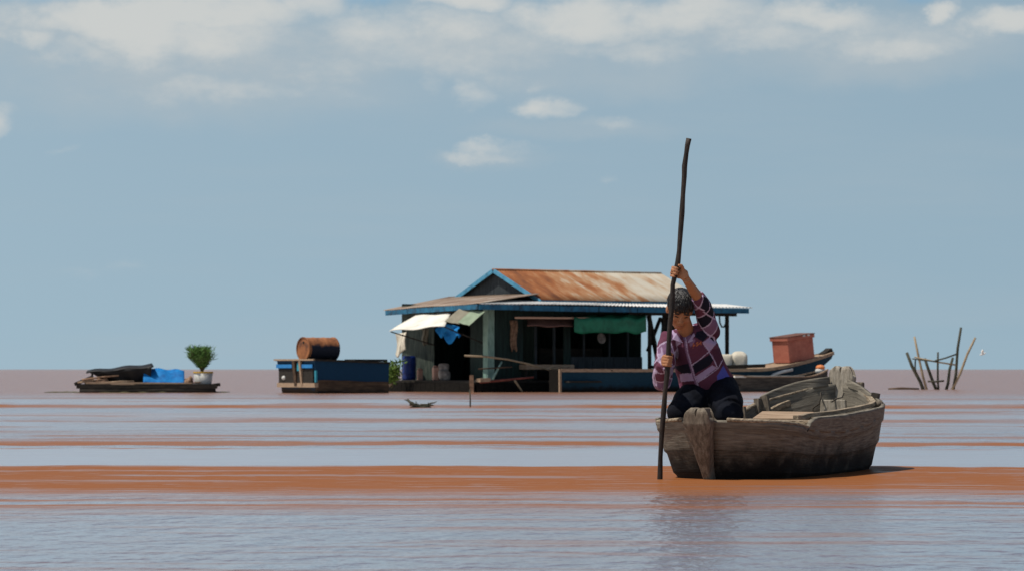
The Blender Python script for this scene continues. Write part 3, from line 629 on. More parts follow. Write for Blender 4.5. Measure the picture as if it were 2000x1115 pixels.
M_['bundle'] = mat('grubby cloth', [(.07, .06, .055), (.17, .15, .135), (.27, .245, .225)], 9, bump=.4)
p = hv(868, 742, .5); p = hw(.5, p.y, .33)
single('sack', sackm(p, (.19, .2, .17), 3, .35), M_['bundle'], 'dirty white sack slumped on the deck left of the green corner post', 'sack', smooth=True)
single('bundle', sackm(p + Vector((-.02, .12, .26)), (.15, .15, .13), 5, .4), M_['bundle'], 'pale bundle on top of the dirty white sack', 'bundle', smooth=True)
def jerry(base, m, label, wd=.26, h=.4, rz=.4, group=None):
    root = empty('jerrycan', base, rz, label, 'jerrycan', group)
    jb = MB().box((0, 0, h * .45), (wd, wd * .65, h * .9)).build('body', m, root, bevel=.03)
    MB().tube([(wd * .3, 0, h * .88), (wd * .3, 0, h)], .035, 12).build('cap', M_['redlid'], jb)
    MB().tube([(-wd * .35, 0, h * .86), (-wd * .3, 0, h * .99), (0, 0, h), (wd * .1, 0, h * .88)], .02, 8).build('handle', m, jb, smooth=True)
pj = hv(851, 742, .35); jerry(hw(.35, pj.y, .33), M_['pinkish'], 'dirty pink jerrycan standing at the deck edge beside the white sack', .2, .42)
pj = hv(820, 740, .5); jerry(hw(.5, pj.y, .33), M_['pinkish'], 'small tan jerrycan right of the upright blue drum', .17, .34)
def plant(name, base, n, h, spread, m, label, group=None, ms=None, lw=.03, seed=1, lean=(0, 0), bl_=.22, up_=0.0):
    rs = random.Random(seed); root = empty(name, base, 0, label, 'plant', group); b = MB(); st = MB()
    for i in range(n):
        a = rs.uniform(0, 6.283); r = rs.uniform(.15, 1) * spread; hh = h * rs.uniform(.55, 1.05)
        tip = Vector((math.cos(a) * r + lean[0] * hh, math.sin(a) * r + lean[1] * hh, hh)); mid = Vector((tip.x * .35, tip.y * .35, hh * .62))
        if i % 3 == 0: st.tube([(0, 0, 0), mid, tip], [.010, .008, .004], 5)
        for k in range(7):
            t = rs.uniform(.25, 1.0); c = mid.lerp(tip, (t - .5) * 2) if t > .5 else Vector((0, 0, 0)).lerp(mid, t * 2)
            dr = Vector((rs.uniform(-1, 1), rs.uniform(-1, 1), rs.uniform(-.2, 1.2) + up_)).normalized(); ln = rs.uniform(.6, 1.2) * h * bl_
            s_ = dr.cross(Vector((rs.uniform(-1, 1), rs.uniform(-1, 1), .3))).normalized() * lw * rs.uniform(.6, 1.2); up = dr.cross(s_).normalized() * ln * .12
            b.add([c, c + dr * ln * .5 + s_ + up, c + dr * ln - up, c + dr * ln * .5 - s_ + up], [(0, 1, 2, 3)])
    b.build('foliage', m, root); st.build('stem', ms or M_['weed'], root)
    return root
plant('plant', HPx(765, 758, -.4) * 1.0 + Vector((0, 0, 0)), 60, .78, .40, M_['leafy'], 'yellow green bush between the blue barge and the floating house', lw=.035, seed=4)
single('gangplank', MB().beam(HPx(752, 760, -.6), HPx(775, 736, -.2), .16, .04), M_['tan'], 'short sloping plank leaning at the foot of the yellow green bush', 'plank')
def basin(c, r, m, label, tiltx):
    b = MB(); b.tube([(0, 0, 0), (0, 0, .02), (0, 0, r * .45), (0, 0, r * .47)], [r * .6, r * .65, r, r * .93], 20, right=(1, 0, 0))
    o = b.build('basin', m, smooth=True); o.location = c; o.rotation_euler = (tiltx, 0, HR); tag(o, label, 'basin')
basin(HPv(1172, 661, .80), .16, M_['bundle'], 'pale basin hanging in the dark shop opening under the green awning', R(80))
basin(HPv(1040, 716, .62), .15, M_['redawn'], 'dusty red basin on the long plank shelf', 0)
basin(HPv(1078, 716, .62), .12, M_['white'], 'small white basin at the right end of the long plank shelf', 0)
for px_, py_, L_, wd_, m_, lab in ((1003, 625, .85, .22, 'brown', 'brown net hanging on the dark wall left of the dusty red awning'), (1300, 622, .75, .30, 'gable', 'dark cloth hanging in the open veranda behind the boy'), (832, 640, .5, .26, 'sheetgrey', 'drab cloth hanging on the pale wall under the cream awning')):
    c_ = HPv(px_, py_, .78) if px_ > 900 else HPx(px_, py_, .93)
    cloth_thing('cloth', M_[m_], lambda u, v: c_ + Vector(((u - .5) * wd_ * (1 - .25 * v) + .02 * math.sin(v * 7), .03 * math.sin(u * 14 + v * 3), -L_ * v * (1 + .08 * math.sin(u * 9)))), 10, 10, lab, 'cloth', .015)
# poles and rails by the near corner
def polething(a, b_, r, m, label, cat='pole', group=None, sag=0.0):
    a, b_ = Vector(a), Vector(b_); pts = [a.lerp(b_, t) + Vector((0, 0, -sag * 4 * t * (1 - t))) for t in (0, .25, .5, .75, 1)]
    return single('pole', MB().tube(pts, [r, r * 1.05, r, r * .95, r * .85], 8), m, label, cat, group, smooth=True)
G = 'poles propped beside the near corner of the floating house'
polething(HPv(908, 694, -.1), HPv(1072, 722, -.15), .028, M_['bamboo'], 'long thin bamboo pole sloping down to the right in front of the green corner post', group=G, sag=-.10)
polething(HPv(938, 746, -.2), HPv(1042, 736, -.2), .032, M_['redpole'], 'faded red pole lying level near the water below the green corner post', group=G)
polething(HPv(962, 740, -.25), HPv(980, 706, -.1), .03, M_['greenlt'], 'short pale green pole leaning against the green corner post', group=G)
polething(HPv(935, 720, -.25), HPv(1000, 716, -.2), .02, M_['mudwood'], 'thin dark pole lying level above the faded red pole', group=G)
polething(HPv(1005, 742, -.25), HPv(1020, 764, -.25), .03, M_['bamboo'], 'short bamboo stub slanting into the water left of the long blue boat', group=G)
single('mooring_post', MB().beam(HPv(921, 766, -.2), HPv(921, 732, -.2), .12, .14, n=4, wob=.06), M_['brown'], 'stout brown mooring post at the near corner of the floating house', 'post')
single('plank', MB().beam(HPv(934, 742, -.3), HPv(954, 741, -.3), .2, .1), M_['tan'], 'short tan plank beside the stout brown mooring post', 'plank')

# ------------------------------------------------------------------ boats: a general plank hull (local x along, y across)
def hull_mesh(b, st, nt=10, lap=.006, strakes=3):
    """st: list of (x, half breadth at the top, z top, half breadth at the bottom, z bottom)"""
    rows = []
    for s_ in (-1, 1):
        for (x, bt, zt, bb, zb) in st:
            for j in range(nt + 1):
                t = j / nt; k = t ** .8; fr_ = (t * strakes) % 1.0
                y = bb + (bt - bb) * (k ** .75) ; z = zb + (zt - zb) * t
                rows.append((x, s_ * (y + lap * (1 - fr_)), z))
    m = len(st); n = nt + 1; fs = []; uv = [(r_[0], r_[2], 0) for r_ in rows]
    for sd_ in range(2):
        o = sd_ * m * n
        for i in range(m - 1):
            for j in range(nt): fs.append((o + i * n + j, o + (i + 1) * n + j, o + (i + 1) * n + j + 1, o + i * n + j + 1))
    for i in range(m - 1): fs.append((i * n, m * n + i * n, m * n + (i + 1) * n, (i + 1) * n))
    for e in (0, m - 1):
        for j in range(nt): fs.append((e * n + j, e * n + j + 1, m * n + e * n + j + 1, m * n + e * n + j))
    b.add(rows, fs, uv)
# long blue boat along the house
v0 = -1.05; uS, uB = hu(1086, 740, v0).x, hu(1621, 690, v0).x
LB = uB - uS; lb = empty('long_boat', hw(uS, v0, 0), HR, 'long dark blue wooden boat moored along the house, its bow carrying a red crate', 'boat')
st = []
for t in np.linspace(0, 1, 26):
    bt = .70 * min(1, .34 + t * 3.2) * (1 - max(0, (t - .62) / .38) ** 2.2 * .80); zt = .60 + .08 * max(0, t - .5) + .48 * max(0, (t - .68) / .32) ** 1.4
    zb = -.15 + 1.12 * max(0, (t - .80) / .20) ** 1.15; bb = bt * (.70 - .35 * max(0, (t - .7) / .3)); st.append((t * LB, bt, zt, bb, zb))
b = MB(); hull_mesh(b, st, 12); b.build('hull', M_['boatblue'], lb, smooth=False)
MB().box((-.03, 0, .26), (.05, .50, .80)).build('transom', M_['shadedark'], lb)  # shadow at the stern painted into the transom colour
MB().beam((-.06, -.27, -.05), (-.06, -.26, .66), .05, .07, Vector((1, 0, 0))).build('stern_post', M_['tan'], lb)
b = MB()
for s_ in (-1, 1): 
    for i in range(len(st) - 1): b.beam((st[i][0], s_ * (st[i][1] + .01), st[i][2] + .02), (st[i + 1][0], s_ * (st[i + 1][1] + .01), st[i + 1][2] + .02), .07, .09)
b.build('gunwale', M_['tan'], lb)
b = MB(); b.grid(lambda u, v: Vector((LB * (.70 + .29 * u), (v * 2 - 1) * np.interp(.70 + .29 * u, np.linspace(0, 1, 26), [q[1] for q in st]) * .98, np.interp(.70 + .29 * u, np.linspace(0, 1, 26), [q[2] for q in st]) + .015)), 12, 6); b.build('foredeck', M_['tan'], lb, solid=.03)
MB().box((LB * .34, 0, .30), (LB * .66, .95, .05)).build('floor', M_['dark'], lb)
MB().beam((LB * .968, 0, st[-2][2] + .02), (LB * 1.0, 0, st[-1][2] + .10), .26, .16, n=3, wob=.05).build('stem_head', M_['dark'], lb)
b = MB(); b.tube([(LB * .70, -.60, .30), (LB * .73, -.66, .50), (LB * .76, -.67, .58), (LB * .80, -.64, .64)], .05, 8); b.build('fender', M_['zinc'], lb, smooth=True)
b = MB()
for i in range(5): b.beam((LB * (.15 + .13 * i), -.62, .62), (LB * (.15 + .13 * i), .62, .62), .12, .03)
b.build('thwart', M_['dark'], lb)
# things in the long boat
cz = lambda t: np.interp(t, np.linspace(0, 1, 26), [q[2] for q in st])
def lbw(x, y, z): return hw(uS + x, v0 + y, z)
xc = hu(1560, 690, v0 - .2).x - uS
pitch = Matrix.Rotation(-math.atan((cz(.96) - cz(.86)) / (.1 * LB)) * .7, 4, 'Y')
cr = empty('crate', lbw(xc, 0, cz(xc / LB) + .05), HR, 'large faded red wooden crate on the bow of the long blue boat', 'crate')
cr.rotation_euler = (0, -R(7), HR)
def crate_parts(root, L_, W_, H_):
    MB().box((0, 0, H_ * .42), (L_, W_, H_ * .84)).build('body', M_['red'], root, bevel=.012)
    lid = MB().box((0, 0, H_ * .915), (L_ + .08, W_ + .08, H_ * .14)).build('lid', M_['red'], root, bevel=.01)
    b = MB(); b.box((0, 0, H_ * 1.0), (L_ + .10, W_ + .10, .025)); b.build('rim', M_['redlid'], lid)
    for k in (.12, .30): MB().box((L_ * k, -W_ / 2 - .046, H_ * .965), (.09, .012, .05)).build('latch', M_['white'], lid)
    MB().box((0, 0, .015 - .03), (L_ * .9, W_ * .9, .05)).build('skid', M_['dark'], root)
crate_parts(cr, 1.02, .72, .78)
xs = hu(1429, 700, v0).x - uS
for i, (dx_, dy_, r_, lab) in enumerate(((0.12, -.2, (.22, .21, .29), 'fat cream sack standing in the long blue boat below the veranda post'), (-.36, -.15, (.20, .2, .27), 'smaller cream sack half hidden behind the boy, left of the fat cream sack'))):
    single('sack', sackm(lbw(xs + dx_, dy_, .63), r_, 20 + i, .5), M_['sack'], lab, 'sack', 'cream sacks in the long blue boat', smooth=True)
single('plank', MB().beam(lbw(xs - .9, -.62, .72), lbw(xs + .75, -.60, .76), .12, .10), M_['dark'], 'dark plank lying along the gunwale in front of the cream sacks', 'plank')
# grey canoe
v1 = -2.5; c0_, c1_ = hu(1395, 740, v1).x, hu(1613, 740, v1).x; LC = c1_ - c0_
cn = empty('canoe', hw(c0_, v1, 0), HR, 'low grey canoe lying in front of the long blue boat', 'boat')
st2 = []
for t in np.linspace(0, 1, 20):
    bt = .46 * (1 - abs(2 * t - 1) ** 2.6 * .82); zt = .42 + .22 * max(0, (t - .72) / .28) ** 1.8 + .1 * max(0, (.25 - t) / .25); zb = -.12 + .35 * max(0, (t - .86) / .14) ** 1.5; st2.append((t * LC, bt, zt, bt * .62, zb))
b = MB(); hull_mesh(b, st2, 9); b.build('hull', M_['greyhull'], cn)
b = MB()
for s_ in (-1, 1):
    for i in range(len(st2) - 1): b.beam((st2[i][0], s_ * st2[i][1], st2[i][2] + .012), (st2[i + 1][0], s_ * st2[i + 1][1], st2[i + 1][2] + .012), .05, .035)
b.build('gunwale', M_['tan'], cn)
MB().box((LC * .5, 0, .2), (LC * .8, .6, .04)).build('floor', M_['dark'], cn)
b = MB(); b.box((LC * .42, 0, .44), (LC * .62, .74, .05)); b.build('cover_boards', M_['cream'], cn)
# orange and white float on the canoe's end
fl = empty('float', hw(c1_ - .22, v1, .58), HR, 'small orange and white float on the tip of the grey canoe', 'float')
MB().ell((0, 0, .12), (.14, .14, .09)).build('top_half', M_['float'], fl, smooth=True); MB().ell((-.02, 0, .02), (.15, .14, .10)).build('lower_half', M_['white'], fl, smooth=True)
# blue barge at the left
bu, bv = hu(603, 760, 0).x, 0.0
bg_ = empty('barge', hw(bu, -.3, 0), HR, 'blunt blue wooden barge with muddy lower planks left of the floating house', 'boat')
LBG, WBG = hu(758, 740, -.3).x - bu, 1.78
def bargehull(b):
    vs = []; NZ, NX = 8, 14
    for s_ in (0, 1):
        for i in range(NX + 1):
            t = i / NX
            for j in range(NZ + 1):
                z = -.12 + (1.02) * j / NZ; x = t * LBG + (1 - t) * (.12 * (1 - j / NZ) - .04 * (j / NZ))
                fl_ = .05 * (j / NZ); vs.append((x, -fl_ if s_ == 0 else WBG + fl_, z - .08 * t * (j / NZ)))
    n = NZ + 1; m = NX + 1; fs = []
    for s_ in (0, 1):
        for i in range(NX):
            for j in range(NZ): q = s_ * m * n + i * n + j; fs.append((q, q + n, q + n + 1, q + 1))
    for e in (0, NX):
        for j in range(NZ): fs.append((e * n + j, e * n + j + 1, m * n + e * n + j + 1, m * n + e * n + j))
    for i in range(NX): fs.append((i * n, m * n + i * n, m * n + (i + 1) * n, (i + 1) * n))
    b.add(vs, fs, [(v_[0] + v_[1], v_[2], 0) for v_ in vs])
b = MB(); bargehull(b); b.build('hull', M_['bargeblue'], bg_)
b = MB(); b.box((LBG / 2, WBG / 2, .84), (LBG * .97, WBG * .97, .05)); b.build('deck', M_['dark'], bg_)
b = MB(); b.beam((-.06, -.08, .91), (LBG, -.08, .83), .07, .05); b.beam((-.06, WBG + .08, .91), (LBG, WBG + .08, .83), .07, .05); b.build('gunwale', M_['dark'], bg_)
b = MB(); b.beam((-.075, -.1, .915), (-.075, WBG + .1, .915), .09, .045); b.build('end_rail', M_['tan'], bg_)
MB().box((-.065, WBG * .80, .74), (.03, WBG * .44, .10)).build('stripe', M_['brightblue'], bg_)
MB().box((-.065, WBG * .16, .74), (.03, WBG * .30, .10)).build('stripe', M_['brightblue'], bg_)
MB().box((-.055, WBG * .40, .72), (.03, .14, .22)).build('stripe', M_['teal'], bg_)
MB().box((-.012, WBG / 2, .46), (.05, WBG * .96, .40)).build('end_planks', M_['dark'], bg_)
MB().beam((-.02, WBG * .50, .2), (-.10, WBG * .50, .88), .12, .06, Vector((1, 0, 0))).build('end_post', M_['mudwood'], bg_)
MB().beam((-.02, WBG * .33, .2), (-.10, WBG * .33, .88), .08, .06, Vector((1, 0, 0))).build('end_post', M_['tan'], bg_)
MB().box((.02, WBG / 2, .22), (.12, WBG + .1, .12)).build('rubbing_strake', M_['tan'], bg_)
MB().beam((.03, -.028, .22), (LBG, -.02, .15), .045, .30, n=10, wob=.06).build('rubbing_strake', M_['mudwood'], bg_)
MB().beam((.01, -.045, .30), (.0, -.05, .62), .07, .05, Vector((1, 0, 0))).build('corner_strip', M_['teal'], bg_)
MB().ell((-.02, WBG * .84, .42), (.07, .08, .06)).build('plug', M_['white'], bg_, smooth=True)
b = MB(); b.box((1.9, .3, .90), (1.1, .5, .06)); b.build('hatch', M_['dark'], bg_)
# rusty drum on the barge
dr = empty('drum', hw(bu + .12, .48, .89), HR, 'rusty steel oil drum lying on its side on the blue barge', 'drum')
b = MB(); pts = []; rr = []
for i in range(31):
    t = i / 30; pts.append((t * 1.02, 0, .325)); rr.append(.315 * (1 + (.035 if i in (10, 20) else 0)) + (.015 if i in (0, 1, 29, 30) else 0))
b.tube(pts, rr, 32, cap=False); b.build('shell', M_['drum'], dr, smooth=True, solid=.008)
b = MB(); b.tube([(.03, 0, .325), (.05, 0, .325)], .31, 32); ep = b.build('end_plate', M_['drum'], dr); b = MB(); b.tube([(.97, 0, .325), (.99, 0, .325)], .31, 32); b.build('end_plate', M_['drum'], dr)
MB().tube([(.015, .0, .50), (.035, .0, .50)], .035, 12).build('bung', M_['dark'], ep)
b = MB(); b.beam((.25, -.22, .04), (.25, .22, .04), .08, .07); b.beam((.78, -.22, .04), (.78, .22, .04), .08, .07); b.build('chock', M_['dark'], dr)

# ------------------------------------------------------------------ raft at the far left
YR = 95.0
def rp(px, py, dy=0.0): return P(px, py, YR + dy)
rf = empty('raft', rp(288, 766), 0, 'low dark plank raft carrying sheets and a potted plant', 'raft')
o0 = Vector(rf.location); o0.z = 0; rf.location = o0
def rl(px, py, dy=0.0): return rp(px, py, dy) - o0
b = MB()
for i in range(9): b.beam(rl(150 + i * 2, 753.5, i * .2), rl(424 - i, 753.5, i * .2), .19, .13, wob=.02, n=4)
b.build('deck', M_['dark'], rf)
for k, dy in enumerate((.0, .8, 1.6)):
    b = MB(); b.tube([rl(156, 763, dy), rl(240, 763, dy + .02), rl(330, 763.5, dy), rl(421, 763, dy)], [.11, .12, .12, .10], 10); b.build('float_log', M_['dark'], rf, smooth=True)
b = MB(); b.beam(rl(168, 747.5, -.06), rl(375, 749, -.06), .06, .07, n=4, wob=.08); b.build('edge_board', M_['tan'], rf)
for e_ in ((146, 750, 182, 735), (405, 753, 430, 750)): MB().beam(rl(e_[0], e_[1], .1), rl(e_[2], e_[3], .1), .15, .09).build('end_board', M_['dark'], rf)
def shell(px0, px1, pyl0, pyl1, pyh0, pyh1, d, amp):
    def fn(u, v):
        lo = rp(px0, pyl0, -.02).lerp(rp(px1, pyl1, -.02), u); hi = rp(px0 + 4, pyh0, d).lerp(rp(px1, pyh1, d), u)
        return lo.lerp(hi, v) + Vector((0, 0, amp * math.sin(u * 14 + v * 3) + .09 * math.sin(v * 3.14)))
    return fn
def blackfn(u, v):
    a = rp(168, 727, .1).lerp(rp(300, 715, .1), u); c = rp(176, 727, 1.5).lerp(rp(292, 713, 1.5), u)
    return a.lerp(c, v) + Vector((0, 0, .02 * math.sin(u * 13) + .07 * math.sin(v * 3.14)))
bs = empty('shelter', rp(235, 752), 0, 'black sheet shelter propped low over the left half of the raft', 'shelter'); bo = Vector(bs.location)
b = MB(); b.grid(lambda u, v: blackfn(u, v) - bo, 20, 8); b.build('roof_sheet', M_['black'], bs, smooth=True, solid=.03)
b = MB(); b.grid(lambda u, v: rp(176, 726.5, .12).lerp(rp(297, 716, .12), u).lerp(rp(214, 749, .3).lerp(rp(294, 749, .3), u), v) - bo + Vector((0, .05 * math.sin(u * 17), 0)), 16, 6); b.build('side_sheet', M_['black'], bs, smooth=True, solid=.02)
for px in (180, 236, 290): MB().beam(rp(px, 752, .9) - bo, rp(px, 726 - (px - 180) * .09, .9) - bo, .05, .05).build('prop', M_['dark'], bs)
cloth_thing('tarpaulin', M_['bluetarp'], shell(279, 360, 750, 751, 718, 722, .5, .02), 24, 8, 'bright blue tarpaulin draped at the middle of the raft', 'tarpaulin', .015)
for i, (px, py, rx, rz_, lab) in enumerate(((200, 744, .20, .11, 'brown heap of nets at the open left end of the black shelter'), (176, 741, .17, .09, 'small brown net heap at the far left tip of the raft'), (368, 742, .13, .15, 'dark brown net heap between blue tarpaulin and white bucket'))):
    c_ = rp(px, 751, .15); b = MB(); b.ell((0, 0, 0), (rx, .22, rz_), nu=26, nv=16); r_ = random.Random(i)
    k1, k2 = r_.uniform(0, 6), r_.uniform(0, 6)
    b.v = [(c_.x + x * (1 + .25 * math.sin(x * 28 + k1) * math.sin(z * 33 + k2)), c_.y + y, max(c_.z, c_.z + z * (1.2 + .35 * math.sin(x * 25 + k2) + .2 * math.sin(y * 30 + k1)) + .05)) for x, y, z in b.v]
    single('net_heap', b, M_['brown'], lab, 'net', 'net heaps on the raft', smooth=True)
for i_, (a_, c_) in enumerate((((160, 741), (232, 733)), ((205, 747), (262, 744)), ((330, 752), (392, 746)), ((152, 747), (196, 741)))):
    single('stick', MB().tube([rp(*a_, -.05), rp((a_[0] + c_[0]) / 2, (a_[1] + c_[1]) / 2 - 1, -.02), rp(*c_, .1)], [.03, .026, .02], 7), M_['tan' if i_ % 2 else 'brown'], ('long brown stick lying over the nets at the left end of the raft', 'short tan stick on the raft edge below the black shelter', 'brown stick lying in front of the blue tarpaulin and bucket', 'thin tan stick poking past the left tip of the raft')[i_], 'stick', 'sticks on the raft', smooth=True)
bc = rp(397, 754.5, .45); bk = empty('bucket', bc, 0, 'white bucket with a yellow rim at the right end of the raft', 'bucket')
b = MB(); b.tube([(0, 0, 0), (0, 0, .02), (0, 0, .40)], [.20, .225, .275], 28, right=(1, 0, 0)); b.build('body', M_['bucket'], bk, smooth=True)
b = MB(); b.tube([(0, 0, .385), (0, 0, .425)], [.285, .285], 28, right=(1, 0, 0)); b.build('rim', M_['yellow'], bk)
plant('plant', bc + Vector((-.03, 0, .38)), 800, .68, .40, M_['leaf'], 'bushy green plant growing in the white bucket', lw=.011, seed=8, lean=(-.12, 0), bl_=.26, up_=.25)
b = MB(); b.grid(lambda u, v: rp(88 + u * 352, 768.4, 0) + Vector((0, -.2 + 1.6 * v + .25 * math.sin(u * 9), .012 + .018 * math.sin(u * 60) * math.sin(v * 11) - rp(100, 768.4).z)), 60, 8)
wd_ = single('floating_weed', b, M_['weed'], None, None, solid=.02); wd_['kind'] = 'stuff'; wd_['label'] = 'thin mat of floating weed round the raft'

# ------------------------------------------------------------------ stakes at the right, debris, bird
YS = 109.0
G = 'stakes of the fish trap at the right'
for (a, b_, r, m, lab) in (
    ((1771, 688), (1803, 762), .048, 'stakedark', 'thick dark stake leaning left, outermost of the fish trap on the left'),
    ((1786, 657), (1811, 762), .034, 'bamboo', 'pale bamboo stake rising highest at the left of the fish trap'),
    ((1806, 699), (1830, 761), .045, 'stakedark', 'short dark stake slanting left of the upright middle stake'),
    ((1832, 687), (1834, 761), .030, 'stakedark', 'thin upright stake in the middle of the fish trap'),
    ((1861, 698), (1847, 761), .042, 'stakedark', 'brownish short stake just right of the upright middle stake'),
    ((1877, 639), (1861, 762), .040, 'stakedark', 'tallest dark stake of the fish trap'),
    ((1905, 659), (1863, 752), .036, 'bamboo', 'pale bamboo stake leaning far right out of the fish trap'),
    ((1788, 702), (1790, 730), .024, 'stakedark', 'short broken stick tied beside the thick leftmost stake')):
    p0, p1 = P(b_[0], b_[1], YS), P(a[0], a[1], YS + random.uniform(-.2, .3)); p0 = p0 + (p0 - p1).normalized() * (.25 if b_[1] > 745 else 0); r *= 1.12
    single('stake', MB().tube([p0, p0.lerp(p1, .35) + Vector((.03 * (1 if a[0] % 2 else -1), 0, .0)), p0.lerp(p1, .7) + Vector((-.02, 0, 0)), p1], [r * 1.1, r, r * .95, r * .85], 8), M_[m], lab, 'stake', G, smooth=True)
G2 = 'cross rails of the fish trap'
for (a, c, r, m, lab) in (((1786, 697), (1866, 712), .026, 'bamboo', 'pale cross rail sloping down to the right across the fish trap stakes'), ((1826, 704), (1868, 691), .026, 'stakedark', 'dark cross rail rising to the tallest stake of the fish trap')):
    single('rail', MB().tube([P(*a, YS - .1), P((a[0] + c[0]) / 2, (a[1] + c[1]) / 2 + 1, YS - .1), P(*c, YS - .1)], r, 8), M_[m], lab, 'rail', G2, smooth=True)
single('rail', MB().tube([P(1812, 744, YS - .1), P(1828, 744.5, YS - .1), P(1844, 743, YS - .1)], .03, 8), M_['stakedark'], 'short dark stick tied low between the middle fish trap stakes', 'rail', G2, smooth=True)
single('rail', MB().tube([P(1782, 700, YS - .12), P(1804, 703, YS - .12), P(1833, 706, YS - .12)], .02, 8), M_['stakedark'], 'thin dark rail joining the left stakes of the fish trap', 'rail', G2, smooth=True)
b = MB(); b.tube([P(1735, 760.2, YS), P(1760, 759.6, YS), P(1795, 760, YS)], [.05, .07, .05], 8); single('log', b, M_['mudwood'], 'low floating log left of the fish trap stakes', 'log', smooth=True)
YD = 58.0
b = MB(); c_ = P(822, 795, YD)
for a, m_, e, r in (((796, 778), (806, 788), (820, 794), .028), ((853, 783), (842, 788), (826, 794), .013), ((790, 780), (798, 783), (806, 788), .012), ((848, 791), (836, 789), (812, 793), .018), ((800, 790), (815, 791.5), (838, 794), .034), ((812, 783), (813, 788), (818, 792), .010), ((836, 785), (832, 790), (826, 794), .012), ((800, 795), (812, 794), (842, 795.5), .02)):
    p_, q_, r_ = P(*a, YD), P(*m_, YD), P(*e, YD); j_ = lambda: Vector((random.uniform(-.02, .02), random.uniform(-.05, .05), random.uniform(-.015, .015)))
    b.tube([p_, p_.lerp(q_, .5) + j_(), q_ + j_(), q_.lerp(r_, .5) + j_(), r_], [r * .4, r * .8, r * 1.1, r * .9, r * 1.2], 7)
single('driftwood', b, M_['stakedark'], 'dark twisted driftwood branch poking from the water below the house', 'driftwood', smooth=True)
single('stake', MB().tube([P(918.5, 797, 59), P(918.5, 780, 59), P(917.5, 760, 59)], [.014, .013, .011], 7), M_['stakedark'], 'single thin stick upright in open water in front of the house', 'stake', smooth=True)
bird = MB(); bp_ = P(1919, 691, 112)
bird.tube([bp_ + Vector((-.16, 0, -.05)), bp_ + Vector((-.09, 0, -.02)), bp_, bp_ + Vector((.08, 0, .02)), bp_ + Vector((.13, 0, .06)), bp_ + Vector((.19, 0, .06))], [.012, .04, .055, .045, .03, .008], 10)
for s_ in (-1, 1):
    bird.add([bp_ + Vector(q) for q in ((-.05, 0, .03), (.05, 0, .03), (.05, s_ * .12, .16), (-.0, s_ * .2, .25), (-.06, s_ * .12, .14))], [(0, 1, 2, 3, 4)])
bird.v = [tuple(bp_ + (Vector(q) - bp_) * .62) for q in bird.v]
single('bird', bird, M_['birdw'], 'small white bird flying to the right of the fish trap stakes', 'bird', base=tuple(bp_), solid=.01)

# ------------------------------------------------------------------ the rowing boat
BS = Vector(((1371 - 1000) / F * 20.05, 20.05, 0)); BR = R(-24.6)
boat = empty('rowing_boat', BS, BR, 'old weathered plank boat with the poling boy kneeling at its near end', 'boat')
cb, sb = math.cos(BR), math.sin(BR)
def bw(p_, a, z): return Vector((BS.x + cb * p_ - sb * a, BS.y + sb * p_ + cb * a, z))
def bl(px, py, a):                      # pixel on the plane along = a -> local point of the boat
    k = (px - 1000) / F; p_ = (k * (BS.y + cb * a) - (BS.x - sb * a)) / (cb - k * sb)
    return Vector((p_, a, CAM_H - (py - HZ) / F * bw(p_, a, 0).y))
LBT = 2.50
AK = np.array([0, .04, .12, .25, .45, .75, 1.2, 1.7, 2.05, 2.25, 2.38, 2.46, 2.50])
BT = np.array([.075, .15, .29, .405, .44, .455, .46, .46, .445, .39, .27, .14, .07])       # half breadth at the top plank
BW = np.array([.03, .09, .19, .29, .345, .37, .38, .375, .34, .27, .18, .09, .04])       # half breadth at the water
ZTR = np.array([.355, .35, .342, .335, .318, .285, .27, .31, .365, .41, .46, .53, .57])    # lower sheer, right side
ZTL = np.array([.355, .35, .340, .332, .325, .31, .31, .35, .42, .46, .50, .55, .57])
ip = lambda a, arr: float(np.interp(a, AK, arr))
def smoothed(arr):
    aa = np.linspace(0, LBT, 126); y = np.interp(aa, AK, arr); k = np.array([1, 2, 3, 2, 1]) / 9
    for _ in range(3): y = np.convolve(np.pad(y, 2, 'edge'), k, 'valid')
    return aa, y
SM = {n: smoothed(a) for n, a in (('bt', BT), ('bw', BW), ('zr', ZTR), ('zl', ZTL))}
g = lambda n, a: float(np.interp(a, *SM[n]))
_aa, _bb = SM['bt']; _arc = np.concatenate([[0], np.cumsum(np.hypot(np.diff(_aa), np.diff(_bb)))])
arc = lambda a: float(np.interp(a, _aa, _arc))
def hull_pt(s_, a, t, inset=0.0):        # t = 0 below water, 1 at the lower sheer
    zt = g('zr' if s_ > 0 else 'zl', a); zb = -.10; e_ = min(1.0, .25 + a / .045) * min(1.0, .3 + (LBT - a) / .04); bt = g('bt', a) * e_; bw_ = g('bw', a) * e_
    z = zb + (zt - zb) * t
    tt = max(0.0, min(1.3, (z + .0) / max(zt, .01)))
    y = bw_ + (bt - bw_) * (tt ** .72 if tt > 0 else 0) - (.06 if z < 0 else 0) * (-z / .1)
    a2 = a + .13 * max(0.0, 1 - max(z, -.1) / .34) * max(0.0, 1 - a / .7)          # the near end rakes back under itself
    return Vector((s_ * max(.012, y - inset), a2, z))
NA, NTT = 100, 30
def hull_side(b, s_, inset, lap, t1=1.0):
    vs = []; uv = []
    for i in range(NA + 1):
        a = LBT * i / NA
        for j in range(NTT + 1):
            t = t1 * j / NTT; fr_ = (t * 3.4) % 1.0
            p_ = hull_pt(s_, a, t, inset - lap * (1 - fr_) ** 2 + .0025 * math.sin(a * 23 + int(t * 3.4) * 2.1))
            vs.append(p_); uv.append((arc(a) + .37 * s_, t * .42 + int(t * 3.4) * 3.3 + s_ * 7, 1 + fr_))
    n = NTT + 1
    fs = [(i * n + j, (i + 1) * n + j, (i + 1) * n + j + 1, i * n + j + 1)[::s_] for i in range(NA) for j in range(NTT)]
    b.add(vs, fs, uv)
